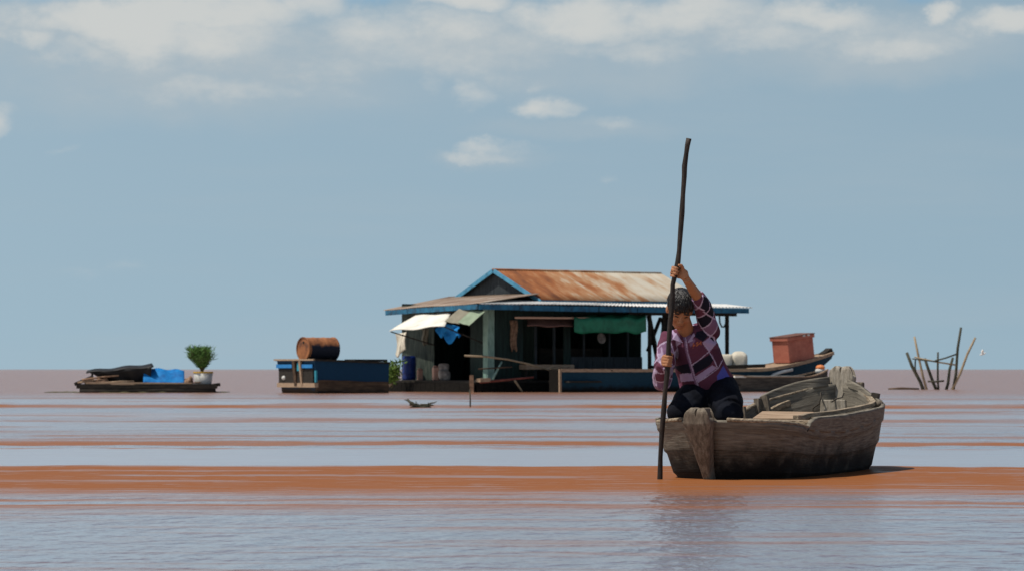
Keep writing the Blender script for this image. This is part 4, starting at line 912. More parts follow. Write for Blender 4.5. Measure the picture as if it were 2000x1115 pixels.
b = MB(); hull_side(b, 1, 0, .010); hull_side(b, -1, 0, .010)
b.build('hull', M_['hullwood'], boat, smooth=True, solid=.028, keep=1)
for s_, n_ in ((1, 'zr'), (-1, 'zl')):   # rubbing strip at the lower sheer
    b = MB(); b.tube([hull_pt(s_, LBT * i / 60, 1.0, .014) + Vector((0, 0, .006)) for i in range(1, 60)], [(.019, .013)] * 59, 8, right=(1, 0, 0)); b.build('gunwale', M_['deck'], boat, smooth=True)
# floor and decks inside
def deckgrid(b, a0, a1, z, inset, planks, rise=0.0):
    L_ = (a1 - a0) / planks
    for k in range(planks):
        x0, x1 = a0 + k * L_ + .004, a0 + (k + 1) * L_ - .004
        w0, w1 = g('bt', x0) - inset, g('bt', x1) - inset; z0 = z + random.uniform(-.004, .004) + rise * (k / max(1, planks - 1))
        vs = [(-w0, x0, z0), (w0, x0, z0), (w1, x1, z0), (-w1, x1, z0)]; vs += [(x, y, q - .022) for x, y, q in vs]
        b.add(vs, [(0, 1, 2, 3), (7, 6, 5, 4), (0, 4, 5, 1), (1, 5, 6, 2), (2, 6, 7, 3), (3, 7, 4, 0)])
b = MB(); deckgrid(b, .72, 2.32, .10, .10, 12); b.build('floor', M_['deck'], boat)
b = MB(); deckgrid(b, .06, .74, .312, .035, 6); b.build('stern_deck', M_['deck'], boat, bevel=.003)
b = MB(); deckgrid(b, 2.22, 2.44, .33, .05, 2); b.build('bow_deck', M_['deck'], boat)
# upper wash strakes
def strake(b, s_, a0, a1, ztop, tilt, th=.026, inset=.012, zlow=None, n=40, raw=.0):
    vs = []; uv = []; m_ = 6
    for i in range(n + 1):
        a = a0 + (a1 - a0) * i / n; lo = hull_pt(s_, a, 1.0); zl = lo.z - .012; zt = ztop(a) + (raw * (vn1(a * 30) - .5))
        for j in range(m_ + 1):
            t = j / m_; z = zl + (zt - zl) * t; y = lo.x - s_ * (inset + tilt * (z - zl))
            vs.append((y, a, z)); uv.append((arc(a) + 3 * s_, z * .9 + 11.3 + s_, 0))
    q = m_ + 1; fs = [(i * q + j, (i + 1) * q + j, (i + 1) * q + j + 1, i * q + j + 1)[::s_] for i in range(n) for j in range(m_)]
    b.add(vs, fs, uv)
def vn1(x): return float(vnoise(np.array([x]), np.array([3.3]))[0])
def zright(a):
    return float(np.interp(a, [.60, .63, .68, .76, 1.2, 1.7, 2.05, 2.25, 2.38, 2.46, 2.5], [.275, .325, .352, .362, .372, .395, .415, .435, .49, .555, .595]))
b = MB(); strake(b, 1, .60, 2.49, zright, -.12, raw=.006, inset=-.004); b.build('wash_strake', M_['hullwood'], boat, smooth=True, solid=.026, keep=1)
def zleft(a): return float(np.interp(a, [.2, .3, 1.0, 1.6, 1.8, 1.95, 2.10, 2.11, 2.3, 2.42, 2.49], [.355, .36, .335, .335, .350, .385, .452, .466, .535, .585, .605]))
b = MB(); strake(b, -1, .24, 2.49, zleft, -.10, raw=.006, inset=-.004); b.build('wash_strake', M_['hullwood'], boat, smooth=True, solid=.026, keep=1)
# inner coaming plank that shows above the low part of the right side; it leans inboard and catches the sun
def coam(b):
    vs = []; uv = []
    for i in range(31):
        a = .34 + .42 * i / 30 + .25 * (i / 30) ** 2; lo = hull_pt(1, a, 1.0)
        for j in range(7):
            t = j / 6; vs.append((lo.x - .032 - .062 * t, a, lo.z - .03 + (.325 + .032 * (a - .34) + .004 * math.sin(a * 40) - lo.z + .03) * t)); uv.append((a * 1.3, t * .1 + 23, 0))
    b.add(vs, [(i * 7 + j, (i + 1) * 7 + j, (i + 1) * 7 + j + 1, i * 7 + j + 1) for i in range(30) for j in range(6)], uv)
b = MB(); coam(b); cmg = b.build('coaming', M_['deck'], boat, smooth=True, solid=.024, keep=1)
pk = hull_pt(1, .50, 1.0); b = MB(); b.tube([(pk.x - .055, .50, .325 - .02), (pk.x - .075, .50, .325 - .022)], .007, 10); b.build('peg_hole', M_['wire'], cmg)
# long inner rails and thwarts
def rail(b, s_, a0, a1, off, dz, wd, ht, n=20):
    zf = zright if s_ > 0 else zleft; pts = []
    for i in range(n + 1):
        a = a0 + (a1 - a0) * i / n; pts.append(Vector((s_ * (g('bt', a) - off), a, zf(max(a, .68)) + dz)))
    for i in range(n): b.beam(pts[i], pts[i + 1], wd, ht)
b = MB(); rail(b, 1, .60, 2.30, .075, .012, .035, .024); b.build('inner_rail', M_['deck'], boat)
b = MB(); rail(b, -1, 1.0, 2.30, .06, -.10, .03, .035); b.build('inner_rail', M_['deck'], boat)
for a in (.95, 1.62): 
    b = MB(); w_ = g('bt', a) - .04; b.box((0, a, .325), (2 * w_, .17, .03), jit=.004); b.build('thwart', M_['deck'], boat, bevel=.004)
for a in (1.25, 1.75, 2.1):
    for s_ in (-1, 1):
        b = MB(); b.beam(hull_pt(s_, a, .45, .045), hull_pt(s_, a, 1.0, .045) + Vector((0, 0, .03 if s_ > 0 else .05)), .05, .035, Vector((0, 1, 0))); b.build('rib', M_['post'], boat)
# upright blocks on the far right gunwale and on the left joint
a = 2.06; b = MB(); b.beam((-g('bt', a) + .035, a, .27), (-g('bt', a) + .025, a, .465), .07, .035, Vector((1, 0, 0))); b.build('butt_block', M_['post'], boat)
a = 2.33; b = MB(); b.beam((g('bt', a) - .035, a, .36), (g('bt', a) - .01, a, .50), .05, .045, Vector((1, 0, 0))); b.build('butt_block', M_['wire'], boat)
a = 2.20; b = MB(); b.tube([(g('bt', a) - .09, a, .38), (g('bt', a) - .06, a + .01, .425), (g('bt', a) - .015, a + .02, .44)], [.02, .024, .016], 8); b.build('rowlock_block', M_['post'], boat, smooth=True)
# stem posts with a notched head
def head_poly(wd, h0, h1, foot=.36, waist=.40):
    r = wd * .262; c = wd * .238; side = [(wd * foot, h0), (wd * waist, h0 + (h1 - r - h0) * .55), (wd * .46, h1 - r * 1.9)]
    lobe = [(c + r * math.cos(R(t)), h1 - r + r * math.sin(R(t)) * (1 - .04 * (t > 90))) for t in (-12, 12, 36, 60, 84, 108, 132)]
    right = side + lobe + [(wd * .022, h1 - r * .52)]
    return [(-x * random.uniform(.97, 1.03), z * random.uniform(.992, 1.0)) for x, z in right] + [(x, z) for x, z in reversed(right)]
def stem(name, m, poly, a, depth, rake, label=None, bev=.012, rz=0.0, x0=0.0):
    b = MB(); n = len(poly); vs = []
    for k, d in ((0, -depth / 2), (1, depth / 2)):
        for x, z in poly: vs.append((x0 + x * math.cos(rz) - d * math.sin(rz), a + d * math.cos(rz) + x * math.sin(rz) + rake * z, z))
    b.add(vs, [tuple(range(n - 1, -1, -1)), tuple(range(n, 2 * n))] + [(i, (i + 1) % n, n + (i + 1) % n, n + i) for i in range(n)])
    return b.build(name, m, boat, bevel=bev, label=label)
# each stem post is one carved timber: a rounded wedge below, a two-lobed head above
def carved_post(name, m, zs, half, yoff, ztop, a0, thick, notch, rz=0.0):
    zb = zs[0]; nu, nv = 40, 44
    def fn(u, v):
        w = 2 * u - 1; aw = abs(w)
        top = ztop - .010 * ((aw - .50) / .46) ** 2 - .040 * max(0, (aw - .84) / .16) ** 1.8 + .0015 * math.sin(w * 9 + 1)
        z = zb + (top - zb) * v - notch * max(0.0, 1 - aw / .10) * max(0.0, (v - .90) / .10); hw_ = float(np.interp(z, zs, half)) * (1 - .30 * max(0.0, (v - .93) / .07) ** 2)
        x = w * hw_ * (1 + .03 * math.sin(z * 31 + 2 * w)); y = float(np.interp(z, zs, yoff)) + thick * .20 * aw ** 8 + .0008 * math.sin(w * 17 + z * 23) + thick * .22 * max(0.0, (v - .95) / .05) ** 2
        return Vector((x * math.cos(rz) - y * math.sin(rz), a0 + y * math.cos(rz) + x * math.sin(rz), z))
    b = MB(); N1 = nu + 1; fr = [fn(i / nu, j / nv) for j in range(nv + 1) for i in range(N1)]; n = len(fr)
    dv = Vector((-math.sin(rz), math.cos(rz), 0)); bk = []
    for j in range(nv + 1):
        for i in range(N1):
            p_ = fr[j * N1 + i]; mid = fr[j * N1 + nu // 4]; bk.append(p_ + dv * (dv.dot(mid - p_) + thick))
    q = lambda o, i, j: o + j * N1 + i
    fs = [(q(0, i, j), q(0, i + 1, j), q(0, i + 1, j + 1), q(0, i, j + 1)) for j in range(nv) for i in range(nu)] + [(q(n, i, j), q(n, i, j + 1), q(n, i + 1, j + 1), q(n, i + 1, j)) for j in range(nv) for i in range(nu)]
    fs += [(q(0, i, nv), q(0, i + 1, nv), q(n, i + 1, nv), q(n, i, nv)) for i in range(nu)] + [(q(0, i, 0), q(n, i, 0), q(n, i + 1, 0), q(0, i + 1, 0)) for i in range(nu)]
    fs += [(q(0, 0, j), q(0, 0, j + 1), q(n, 0, j + 1), q(n, 0, j)) for j in range(nv)] + [(q(0, nu, j), q(n, nu, j), q(n, nu, j + 1), q(0, nu, j + 1)) for j in range(nv)]
    b.add(fr + bk, fs); return b.build(name, m, boat)
carved_post('stem_post', M_['post'], [-.08, 0, .08, .16, .22, .28, .33, .39, .43], [.022, .026, .036, .050, .062, .076, .086, .088, .084], [.110, .062, .022, -.018, -.044, -.070, -.090, -.096, -.092], .428, 0.0, .085, .040, -.05)
carved_post('stem_post', M_['postg'], [.2, .34, .46, .54, .60, .66, .69], [.085, .080, .078, .086, .092, .092, .084], [-.03, -.02, -.01, .0, .005, .01, .01], .676, 2.49, .05, .042, -.08)
stem('stem_board', M_['postg'], [(-.10, .27), (-.085, .455), (.085, .455), (.10, .27)], 2.36, .03, .02, bev=.006, rz=0.0)
b = MB()
fx = lambda x, z, a=2.33: Vector((x, a, z))
b.tube([fx(-.10, .50, 2.40), fx(-.075, .47), fx(-.085, .43), fx(-.13, .40), fx(-.135, .36), fx(-.10, .31), fx(-.09, .28)], .006, 6); b.tube([fx(.06, .50, 2.40), fx(.055, .47, 2.38), fx(.02, .462, 2.36), fx(.0, .44)], .005, 6); b.build('tie_wire', M_['wire'], boat, smooth=True)
b = MB(); b.box((0, 2.545, .42), (.30, .04, .30)); b.build('breast_block', M_['post'], boat, bevel=.01)
# loose boards in the boat
def loose(name, c, dims, rz, m, label, cat, tilt=(0, 0)):
    root = MB().box((0, 0, dims[2] / 2), dims, jit=.003).build(name, m, bevel=.004); root.location = bw(*c); root.rotation_euler = (tilt[0], tilt[1], BR + rz)
    return tag(root, label, cat)
loose('board', (-.05, 1.55, .345), (.34, .30, .022), .15, M_['tan'], 'pale loose board lying across the boat behind the boy', 'board', (R(7), 0))
loose('board', (.18, 1.9, .335), (.20, .62, .02), -.1, M_['deck'], 'grey loose plank lying lengthwise toward the far post', 'board')

# ------------------------------------------------------------------ the pole
YP = 20.12
pp = [(1288.5, 950), (1289, 935), (1290, 890), (1292.5, 845), (1296.5, 800), (1299, 765), (1303, 730), (1305.5, 700), (1306, 670), (1309, 630), (1313, 590), (1314, 556), (1319, 535), (1324, 512), (1326.5, 490), (1329, 455), (1332, 415), (1334, 380), (1336.5, 345), (1337, 325), (1340.5, 300), (1342.5, 285), (1345.5, 271)]
POLE = [P(x, y, YP) for x, y in pp]
def pole_at(py):
    for i in range(len(pp) - 1):
        if pp[i][1] >= py >= pp[i + 1][1]:
            t = (pp[i][1] - py) / (pp[i][1] - pp[i + 1][1]); return POLE[i].lerp(POLE[i + 1], t), (POLE[i + 1] - POLE[i]).normalized()
b = MB(); b.tube(POLE, [.0130 + .0016 * math.sin(i * 2.1) + .002 * (1 if 250 else 0) for i in range(len(POLE))], 14)
single('pole', b, M_['pole'], 'long dark crooked pole the boy holds upright in the water', 'pole', base=tuple(POLE[1]), smooth=True)

# ------------------------------------------------------------------ the boy
BOY = bw(-.10, .45, .315)
boy = empty('person', BOY, 0, 'boy in patchwork purple shirt kneeling in the boat, both hands on the pole', 'person')
def fist(b, c, d, palm, sgn, drop=0.0):
    d = d.normalized(); e1 = (palm - d * palm.dot(d)).normalized(); e2 = d.cross(e1) * sgn
    Rr = .0135 + .0085
    for i in range(4):
        off = (1.5 - i) * .0172; pts = []; rad = []; ln = (.95, 1.05, 1.0, .85)[i]
        for k, ang in enumerate((-28, 10, 55, 105, 155, 205, 245)):
            an = R(ang * ln); rr_ = Rr + (.012 if k == 0 else .006 if k == 1 else .004 if k == 3 else 0)
            pts.append(c + d * (off - .003 * k * .3) + (e1 * math.cos(an) + e2 * math.sin(an)) * rr_); rad.append((.0088, .0094, .0084, .0086, .0078, .0072, .0058)[k] * (.9 if i == 3 else 1))
        b.tube(pts, rad, 10)
    kn = c + e1 * .030 + e2 * .002; wr = c + e1 * .030 - e2 * .062 + d * drop
    b.tube([kn + e2 * .006, kn - e2 * .02, (kn - e2 * .04).lerp(wr, .25), wr], [(.034, .013), (.037, .016), (.033, .018), (.023, .018)], 16, right=d)
    b.tube([wr + e2 * .022 + d * (.018 - drop * .4), c - e2 * .028 + e1 * .014 + d * .034, c - e2 * .026 - e1 * .006 + d * .043, c - e2 * .012 - e1 * .021 + d * .040], [.0135, .0125, .0105, .0075], 10)
    return wr
rW = None
sk = MB()
cU, dU = pole_at(531); cL, dL = pole_at(704)
wU = fist(sk, cU, dU, Vector((.35, .94, 0)), 1, -.028)
wL = fist(sk, cL, dL, Vector((-.95, .30, 0)), 1, -.004)
shR = P(1385, 645, 20.47); elR = P(1373, 596, 20.30)          # raised arm (picture right)
shL = P(1306, 662, 20.42); elL = P(1293, 738, 20.36)
pel = P(1388, 762, 20.64); chest = P(1352, 678, 20.48); nk = P(1340, 648, 20.42)
HCn = P(1328, 603, 20.31)
hipA, hipB = P(1366, 772, 20.60), P(1406, 762, 20.60)
knA, knB = P(1328, 804, 20.30), P(1424, 803, 20.28)
anA, anB = bw(-.30, .80, .37), bw(-.13, .86, .37)
sk.tube([shR, elR, wU], [.045, .036, .024], 14); sk.tube([elR, elR.lerp(wU, .3), wU], [.034, .034, .0235], 14)
sk.tube([shL, elL], [.045, .036], 14); sk.tube([elL, elL.lerp(wL, .35), wL], [.034, .033, .0235], 14)
XR = Vector((.33, 0, .09)).normalized()
sk.tube([pel, pel.lerp(chest, .5), chest, nk], [(.125, .085), (.12, .085), (.135, .085), (.05, .05)], 20, right=XR)
sk.tube([shL, chest + Vector((0, -.0, .03)), shR], [.05, .07, .05], 14)
sk.tube([nk + Vector((.0, .03, -.03)), nk, HCn + Vector((.005, .01, -.03))], [.06, .052, .047], 16)
sk.tube([hipA, knA], [.085, .058], 14); sk.tube([hipB, knB], [.085, .058], 14); sk.tube([knA, anA], [.056, .036], 12); sk.tube([knB, anB], [.056, .036], 12)
sk.tube([anA, anA + Vector((-.02, .09, -.02)), anA + Vector((-.02, .16, -.03))], [.034, .034, .02], 12); sk.tube([anB, anB + Vector((.02, .09, -.02)), anB + Vector((.02, .16, -.03))], [.034, .034, .02], 12)
# head: local frame x = picture right, y = towards the face, z = crown
hp_ = R(33); hyaw = R(9); hroll = R(5)
HM = Matrix.Rotation(hroll, 3, 'Y') @ Matrix.Rotation(hyaw, 3, 'Z') @ Matrix(((1, 0, 0), (0, -math.cos(hp_), -math.sin(hp_)), (0, -math.sin(hp_), math.cos(hp_))))
def hd(x, y, z): return HCn + HM @ Vector((x, y, z))
def hell(b, c, r, nu=24, nv=18): b.ell(hd(*c), r, HM, nu, nv)
hell(sk, (0, -.012, .030), (.072, .090, .080)); hell(sk, (0, .012, -.012), (.067, .074, .075)); hell(sk, (0, .022, -.050), (.053, .058, .060)); hell(sk, (0, .044, -.096), (.024, .024, .018))
for s_ in (-1, 1):
    hell(sk, (s_ * .073, -.008, -.012), (.010, .019, .029)); hell(sk, (s_ * .036, .060, -.040), (.022, .018, .020)); hell(sk, (s_ * .030, .075, .010), (.024, .010, .008))
    hell(sk, (s_ * .010, .088, -.042), (.009, .010, .008))
sk.tube([hd(0, .076, .002), hd(0, .087, -.020), hd(0, .097, -.038), hd(0, .085, -.047)], [.008, .009, .0115, .008], 10)
sk.tube([hd(-.022, .071, -.071), hd(0, .081, -.069), hd(.022, .071, -.071)], [.004, .0065, .004], 8); sk.tube([hd(-.018, .070, -.079), hd(0, .079, -.080), hd(.018, .070, -.079)], [.004, .007, .004], 8)
def remesh(b, name, m, vox, parent, rel, smooth_it=3, disp=None):
    o = b.build('tmp', None, rel=rel); r_ = o.modifiers.new('R', 'REMESH'); r_.mode = 'VOXEL'; r_.voxel_size = vox
    s_ = o.modifiers.new('S', 'SMOOTH'); s_.factor = .5; s_.iterations = smooth_it
    bpy.context.view_layer.update(); dg = bpy.context.evaluated_depsgraph_get(); me = bpy.data.meshes.new_from_object(o.evaluated_get(dg)); me.name = name
    bpy.data.objects.remove(o)
    me.materials.clear(); me.materials.append(m)
    n = len(me.vertices); co = np.empty(n * 3); me.vertices.foreach_get('co', co); co = co.reshape(-1, 3)
    nr = np.empty(n * 3); me.vertices.foreach_get('normal', nr); nr = nr.reshape(-1, 3)
    if disp is not None:
        co = co + nr * disp(co)[:, None]; me.vertices.foreach_set('co', co.ravel())
    me.polygons.foreach_set('use_smooth', [True] * len(me.polygons)); me.update()
    ob = bpy.data.objects.new(name, me); S.collection.objects.link(ob)
    if parent: ob.parent = parent
    return ob, co
def paint(ob, cols):
    at = ob.data.attributes.new('pattern', 'FLOAT_COLOR', 'POINT'); c4 = np.concatenate([cols, np.ones((len(cols), 1))], 1); at.data.foreach_set('color', c4.astype(np.float32).ravel())
RB = np.array(BOY)
body, co = remesh(sk, 'body', vmat('tan skin', .55, .3), .0042, boy, BOY, 2)
hl = (co + RB - np.array(HCn)) @ np.array(HM)            # head-local coordinates
col = np.tile(np.array([.33, .148, .072]), (len(co), 1)) * (1 + .12 * (fbm(co[:, 0] * 30, co[:, 2] * 30, 3) - .5))[:, None]
def spot(c, r, colr, k=1.0):
    d = np.sqrt((((hl - np.array(c)) / np.array(r)) ** 2).sum(1)); f = k * (1 - sst(.6, 1.1, d)); col[:] = col * (1 - f[:, None]) + np.array(colr) * f[:, None]
for s_ in (-1, 1):
    spot((s_ * .030, .078, -.008), (.017, .03, .0060), (.008, .006, .005)); spot((s_ * .031, .083, .013), (.022, .03, .0052), (.010, .007, .006), 1.0)
    spot((s_ * .042, .07, -.042), (.022, .03, .018), (.40, .15, .08), .4); spot((s_ * .007, .095, -.048), (.004, .02, .003), (.08, .03, .02), .8)
spot((0, .08, -.071), (.022, .03, .0035), (.20, .06, .04), .8); spot((0, .08, -.078), (.018, .03, .005), (.36, .12, .085), .7)
paint(body, col)
# hair
hb_ = MB(); hb_.ell((0, 0, 0), (1, 1, 1), nu=90, nv=60); vs = []
for x, y, z in hb_.v:
    a = math.atan2(y, x); st_ = .006 * math.sin(a * 23 + 3 * z) * math.sin(z * 9 + a * 5) + .004 * math.sin(a * 61)
    r_ = 1 + st_; px_, py_, pz_ = x * .082 * r_, y * .099 * r_ - .013, z * .090 * r_ + .032
    # the hairline: fringe over the brow at the front, above the ears at the sides, nape at the back
    lim = .020 if py_ > .045 else (.020 - (.045 - py_) * .9 if py_ > -.02 else -.050)
    lim += .008 * math.sin(a * 17) + .005 * math.sin(a * 31)
    if pz_ < lim: k = .80; px_, py_, pz_ = px_ * k, (py_ + .013) * k - .013, lim + (pz_ - lim) * .10
    vs.append(hd(px_, py_, pz_))
hb_.v = [tuple(v) for v in vs]
hb_.build('hair', M_['hair'], boy, smooth=True, rel=BOY)
hk = MB(); rr = random.Random(5)
for i in range(340):
    a = rr.uniform(0, 2 * math.pi); el = rr.uniform(.15, 1.25); c0 = Vector((math.cos(a) * math.cos(el), math.sin(a) * math.cos(el), math.sin(el)))
    pts = []
    da = rr.uniform(-.12, .12)
    for t in (0, .33, .66, 1):
        e2 = el - t * rr.uniform(.28, .5); aa = a + da * t; k = 1.008 + .025 * t * rr.uniform(-.3, 1)
        x, y, z = math.cos(aa) * math.cos(e2) * .082 * k, math.sin(aa) * math.cos(e2) * .099 * k - .013, math.sin(e2) * .090 * k + .032
        if y > .03: y *= 1.05; z = max(z, .010 + rr.uniform(-.006, .008))
        pts.append(hd(x, y, z))
    hk.tube(pts, [.0022, .0028, .0024, .0008], 5)
hk.build('hair_locks', M_['hair'], boy, smooth=True, rel=BOY)
# shirt
sh = MB()
TA = (nk - pel).normalized()                                 # torso axis
TX = (XR - TA * XR.dot(TA)).normalized(); TYv = TA.cross(TX)
hem = pel.lerp(nk, .05) + Vector((-.01, -.03, 0))
mid1, mid2 = pel.lerp(nk, .33) + Vector((-.012, -.03, 0)), chest + Vector((.012, 0, 0))
sh.tube([hem, hem.lerp(mid1, .5), mid1, mid2, P(1347, 657, 20.425), P(1341, 649, 20.405)], [(.166, .125), (.160, .122), (.152, .118), (.143, .112), (.108, .092), (.066, .066)], 32, right=TX)
sh.tube([shL + Vector((.02, 0, .0)), P(1345, 660, 20.46), shR + Vector((-.02, .0, 0))], [.056, .075, .062], 18)
sh.ell(P(1357, 661, 20.40), (.055, .058, .032))
cufR = elR.lerp(wU, .36)
sh.tube([P(1366, 668, 20.49), shR, shR.lerp(elR, .5), elR], [.085, .069, .060, .053], 20); sh.tube([elR, cufR], [.053, .044], 20); sh.ell(elR, (.052, .052, .052))
cufL = elL.lerp(wL, .86)
sh.tube([P(1330, 672, 20.46), shL, shL.lerp(elL, .5), elL + Vector((0, .0, -.012))], [.075, .064, .062, .062], 20); sh.tube([elL, elL.lerp(cufL, .5), cufL], [.060, .055, .043], 20); sh.ell(elL + Vector((0, .01, -.02)), (.06, .062, .06))
def folds(c):
    x, y, z = c[:, 0], c[:, 1], c[:, 2]
    f = np.sin(x * 46 + z * 30 + 4 * fbm(x * 9, z * 9, 2) * 3) * .5 + (fbm(x * 16 + y * 9, z * 22 + y * 7, 3) - .5) * 2.2
    return .0048 * f
shirt, co = remesh(sh, 'shirt', vmat('patchwork shirt cloth', .85, .15), .0048, boy, BOY, 4, folds)
cw = co + RB
def tocol(name): return np.array({'plum': (.105, .033, .060), 'plum2': (.070, .022, .042), 'lav': (.36, .27, .42), 'pale': (.42, .34, .47), 'navy': (.010, .010, .020), 'blue': (.075, .085, .36), 'pink': (.34, .12, .22), 'mauve': (.17, .095, .17)}[name])
def limb_coord(c, pts):
    best = np.full(len(c), 1e9); al = np.zeros(len(c)); L0 = 0; an = np.zeros(len(c))
    for a, b2 in zip(pts[:-1], pts[1:]):
        a, b2 = np.array(a), np.array(b2); d = b2 - a; L_ = np.linalg.norm(d); d = d / L_
        t = np.clip((c - a) @ d, 0, L_); pr = a + t[:, None] * d; ds = np.linalg.norm(c - pr, axis=1)
        e = np.cross(d, [0, 1, 0]); e /= np.linalg.norm(e); e2 = np.cross(d, e); ang = np.arctan2((c - pr) @ e2, (c - pr) @ e)
        m_ = ds < best; best[m_] = ds[m_]; al[m_] = L0 + t[m_]; an[m_] = ang[m_]; L0 += L_
    return best, al, an
o_ = np.array(pel); sx = (cw - o_) @ np.array(TX); ty = (cw - o_) @ np.array(TA); depth = (cw - o_) @ np.array(TYv)
def quilt(s1, t1, kx, kt, seed):
    """diagonal patchwork with zigzag stitched seams"""
    zig = .0045 * (2 * np.abs(((s1 + t1) / .013) % 1 - .5) - .5)
    p_ = (s1 * .80 + t1 * .52) / kx; q_ = (t1 * .86 - s1 * .50 + zig) / kt
    i, j = np.floor(p_), np.floor(q_); fp, fq = p_ - i, q_ - j
    hsh = np.abs(np.sin(i * 12.99 + j * 78.2 + seed * 3.7) * 43758.5453) % 1
    names = ['plum', 'navy', 'plum', 'lav', 'plum2', 'navy', 'plum', 'mauve', 'plum2']
    idx = np.minimum((hsh * len(names)).astype(int), len(names) - 1); c_ = np.array([tocol(n) for n in names])[idx]
    e = np.minimum(np.minimum(fp, 1 - fp) * kx, np.minimum(fq, 1 - fq) * kt)
    return c_, e
c_t, e_t = quilt(sx + .02, ty, .115, .072, 2.0)
cols = c_t.copy(); cols[e_t < .0034] = tocol('pale')
fx_, fy_ = (cw[:, 0] * F / 20.38 + 1000 - 1260) * 5.31, (HZ - (cw[:, 2] - CAM_H) * F / 20.38 - 640) * 5.31     # flat layout of the shirt front
fr_ = depth * (1 if np.array(TYv)[1] < 0 else -1) > -.01; cols[fr_] = tocol('plum')
def inpoly(poly):
    ins = np.zeros(len(fx_), bool); n = len(poly)
    for i in range(n):
        (x1, y1), (x2, y2) = poly[i], poly[(i + 1) % n]
        c_ = ((y1 > fy_) != (y2 > fy_)) & (fx_ < (x2 - x1) * (fy_ - y1) / (y2 - y1 + 1e-9) + x1); ins ^= c_
    return ins
for nm, poly in (('plum2', ((300, 190), (430, 200), (470, 370), (300, 390))), ('plum2', ((400, 560), (500, 540), (560, 640), (400, 690))), ('plum2', ((690, 230), (800, 200), (830, 400), (760, 420))),
    ('navy', ((490, 385), (690, 260), (712, 330), (680, 385), (520, 475))), ('lav', ((515, 510), (700, 385), (750, 412), (552, 565))), ('lav', ((596, 150), (725, 55), (748, 150), (665, 245))),
    ('navy', ((530, 40), (650, 10), (660, 80), (600, 140), (510, 95))), ('navy', ((300, 400), (450, 368), (492, 465), (390, 475))), ('lav', ((365, 480), (492, 475), (512, 545), (380, 560))),
    ('lav', ((235, 60), (280, 10), (380, 150), (330, 190))), ('mauve', ((410, 60), (460, 60), (520, 130), (470, 200))), ('blue', ((752, 500), (822, 385), (900, 520), (765, 590))), ('pink', ((390, 555), (300, 640), (290, 690), (400, 625))), ('blue', ((320, 680), (390, 645), (400, 730), (330, 730)))):
    m_ = inpoly(poly) & fr_; cols[m_] = tocol(nm)
def seam_line(pts, wd=4.5, zig=8.0, per=22.0, nm='pale'):
    L0 = 0.0
    for (x1, y1), (x2, y2) in zip(pts[:-1], pts[1:]):
        dx_, dy_ = x2 - x1, y2 - y1; l_ = math.hypot(dx_, dy_); t = ((fx_ - x1) * dx_ + (fy_ - y1) * dy_) / l_; o = ((fx_ - x1) * -dy_ + (fy_ - y1) * dx_) / l_
        m_ = (t > -2) & (t < l_ + 2) & (np.abs(o - zig * (2 * np.abs(((t + L0) / per) % 1 - .5) - .5)) < wd) & fr_; cols[m_] = tocol(nm); L0 += l_
pk_ = [(415, 90), (440, 250), (480, 380), (510, 480), (542, 570), (570, 640)]
for k in range(-3, 4): seam_line([(x + k * 4 - 6, y) for x, y in pk_], 4, 0, 20, 'mauve')
seam_line(pk_); seam_line([(482, 388), (575, 320), (665, 245), (745, 150)]); seam_line([(596, 150), (665, 245), (722, 335), (760, 420), (650, 500), (552, 565)]); seam_line([(815, 330), (760, 425)]); seam_line([(300, 190), (370, 155)]); seam_line([(390, 475), (492, 468)], 3)
em = (np.abs(fx_ - 535) < 45) & (np.abs(fy_ - 172 + .35 * (fx_ - 535)) < 16 + 12 * np.sin(fx_ / 7)) & (np.sin(fx_ / 5 + fy_ / 4) > -.4) & fr_; cols[em] = np.array((.42, .13, .045))
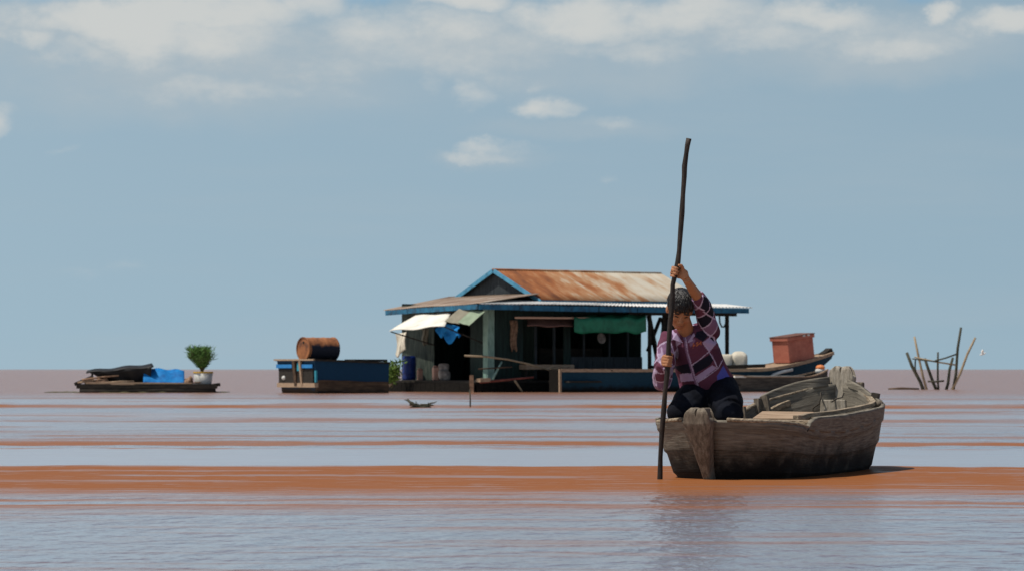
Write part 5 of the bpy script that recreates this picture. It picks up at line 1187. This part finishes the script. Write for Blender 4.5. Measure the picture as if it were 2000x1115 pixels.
bR, aR, nR = limb_coord(cw, [shR, elR, cufR]); bL, aL, nL = limb_coord(cw, [shL, elL, cufL]); bT, _, _ = limb_coord(cw, [hem, mid1, mid2, nk])
for bb_, aa_, nn_, sd_ in ((bR, aR, nR, 5.0), (bL, aL, nL, 9.0)):
    m_ = bb_ < bT * .62
    c2_, e2_ = quilt(nn_ * .06, aa_ + .03, .10, .078, sd_); c2_[(c2_ == tocol('lav')).all(1)] = tocol('mauve'); c2_[e2_ < .004] = tocol('pale'); cols[m_] = c2_[m_]
sun_streak = (bL < bT * .62) & (fbm(cw[:, 0] * 20, cw[:, 2] * 14, 3) > .63); cols[sun_streak] = cols[sun_streak] * .4 + tocol('pale') * .6  # pale streaks: sun highlights painted into the sleeve cloth
paint(shirt, cols)
# collar
cl = MB()
for s_ in (-1, 1):
    n0 = P(1338, 653, 20.352); q = [n0 + Vector((s_ * .012, .0, -.052)), n0 + Vector((s_ * .075, .012, -.028)), n0 + Vector((s_ * .078, .05, .016)), n0 + Vector((s_ * .050, .008, .008))]
    cl.prism([q_ + Vector((0, -.012, 0)) for q_ in q], None, (0, 1, 0), .010)
cl.build('collar', M_['collar'], boy, bevel=.003, rel=BOY)
# trousers
tr = MB()
tr.tube([pel.lerp(nk, .22), pel + Vector((0, 0, .01)), pel + Vector((0, -.01, -.08))], [(.140, .105), (.158, .125), (.13, .11)], 24, right=TX)
tr.tube([hipA, hipA.lerp(knA, .5), knA], [.118, .108, .080], 18); tr.tube([hipB, hipB.lerp(knB, .5), knB], [.118, .112, .088], 18); tr.ell(P(1378, 790, 20.50), (.12, .10, .085))
tr.ell(knA + Vector((-.005, -.005, -.01)), (.075, .075, .07)); tr.ell(knB + Vector((.0, -.005, -.01)), (.088, .082, .074))
tr.tube([knA, knA.lerp(anA, .85)], [.072, .052], 16); tr.tube([knB, knB.lerp(anB, .85)], [.076, .054], 16)
remesh(tr, 'trousers', M_['cloth_navy'], .007, boy, BOY, 4, lambda c: .006 * (np.sin(c[:, 2] * 55 + c[:, 0] * 35) * .4 + (fbm(c[:, 0] * 14, c[:, 2] * 18, 3) - .5) * 2))
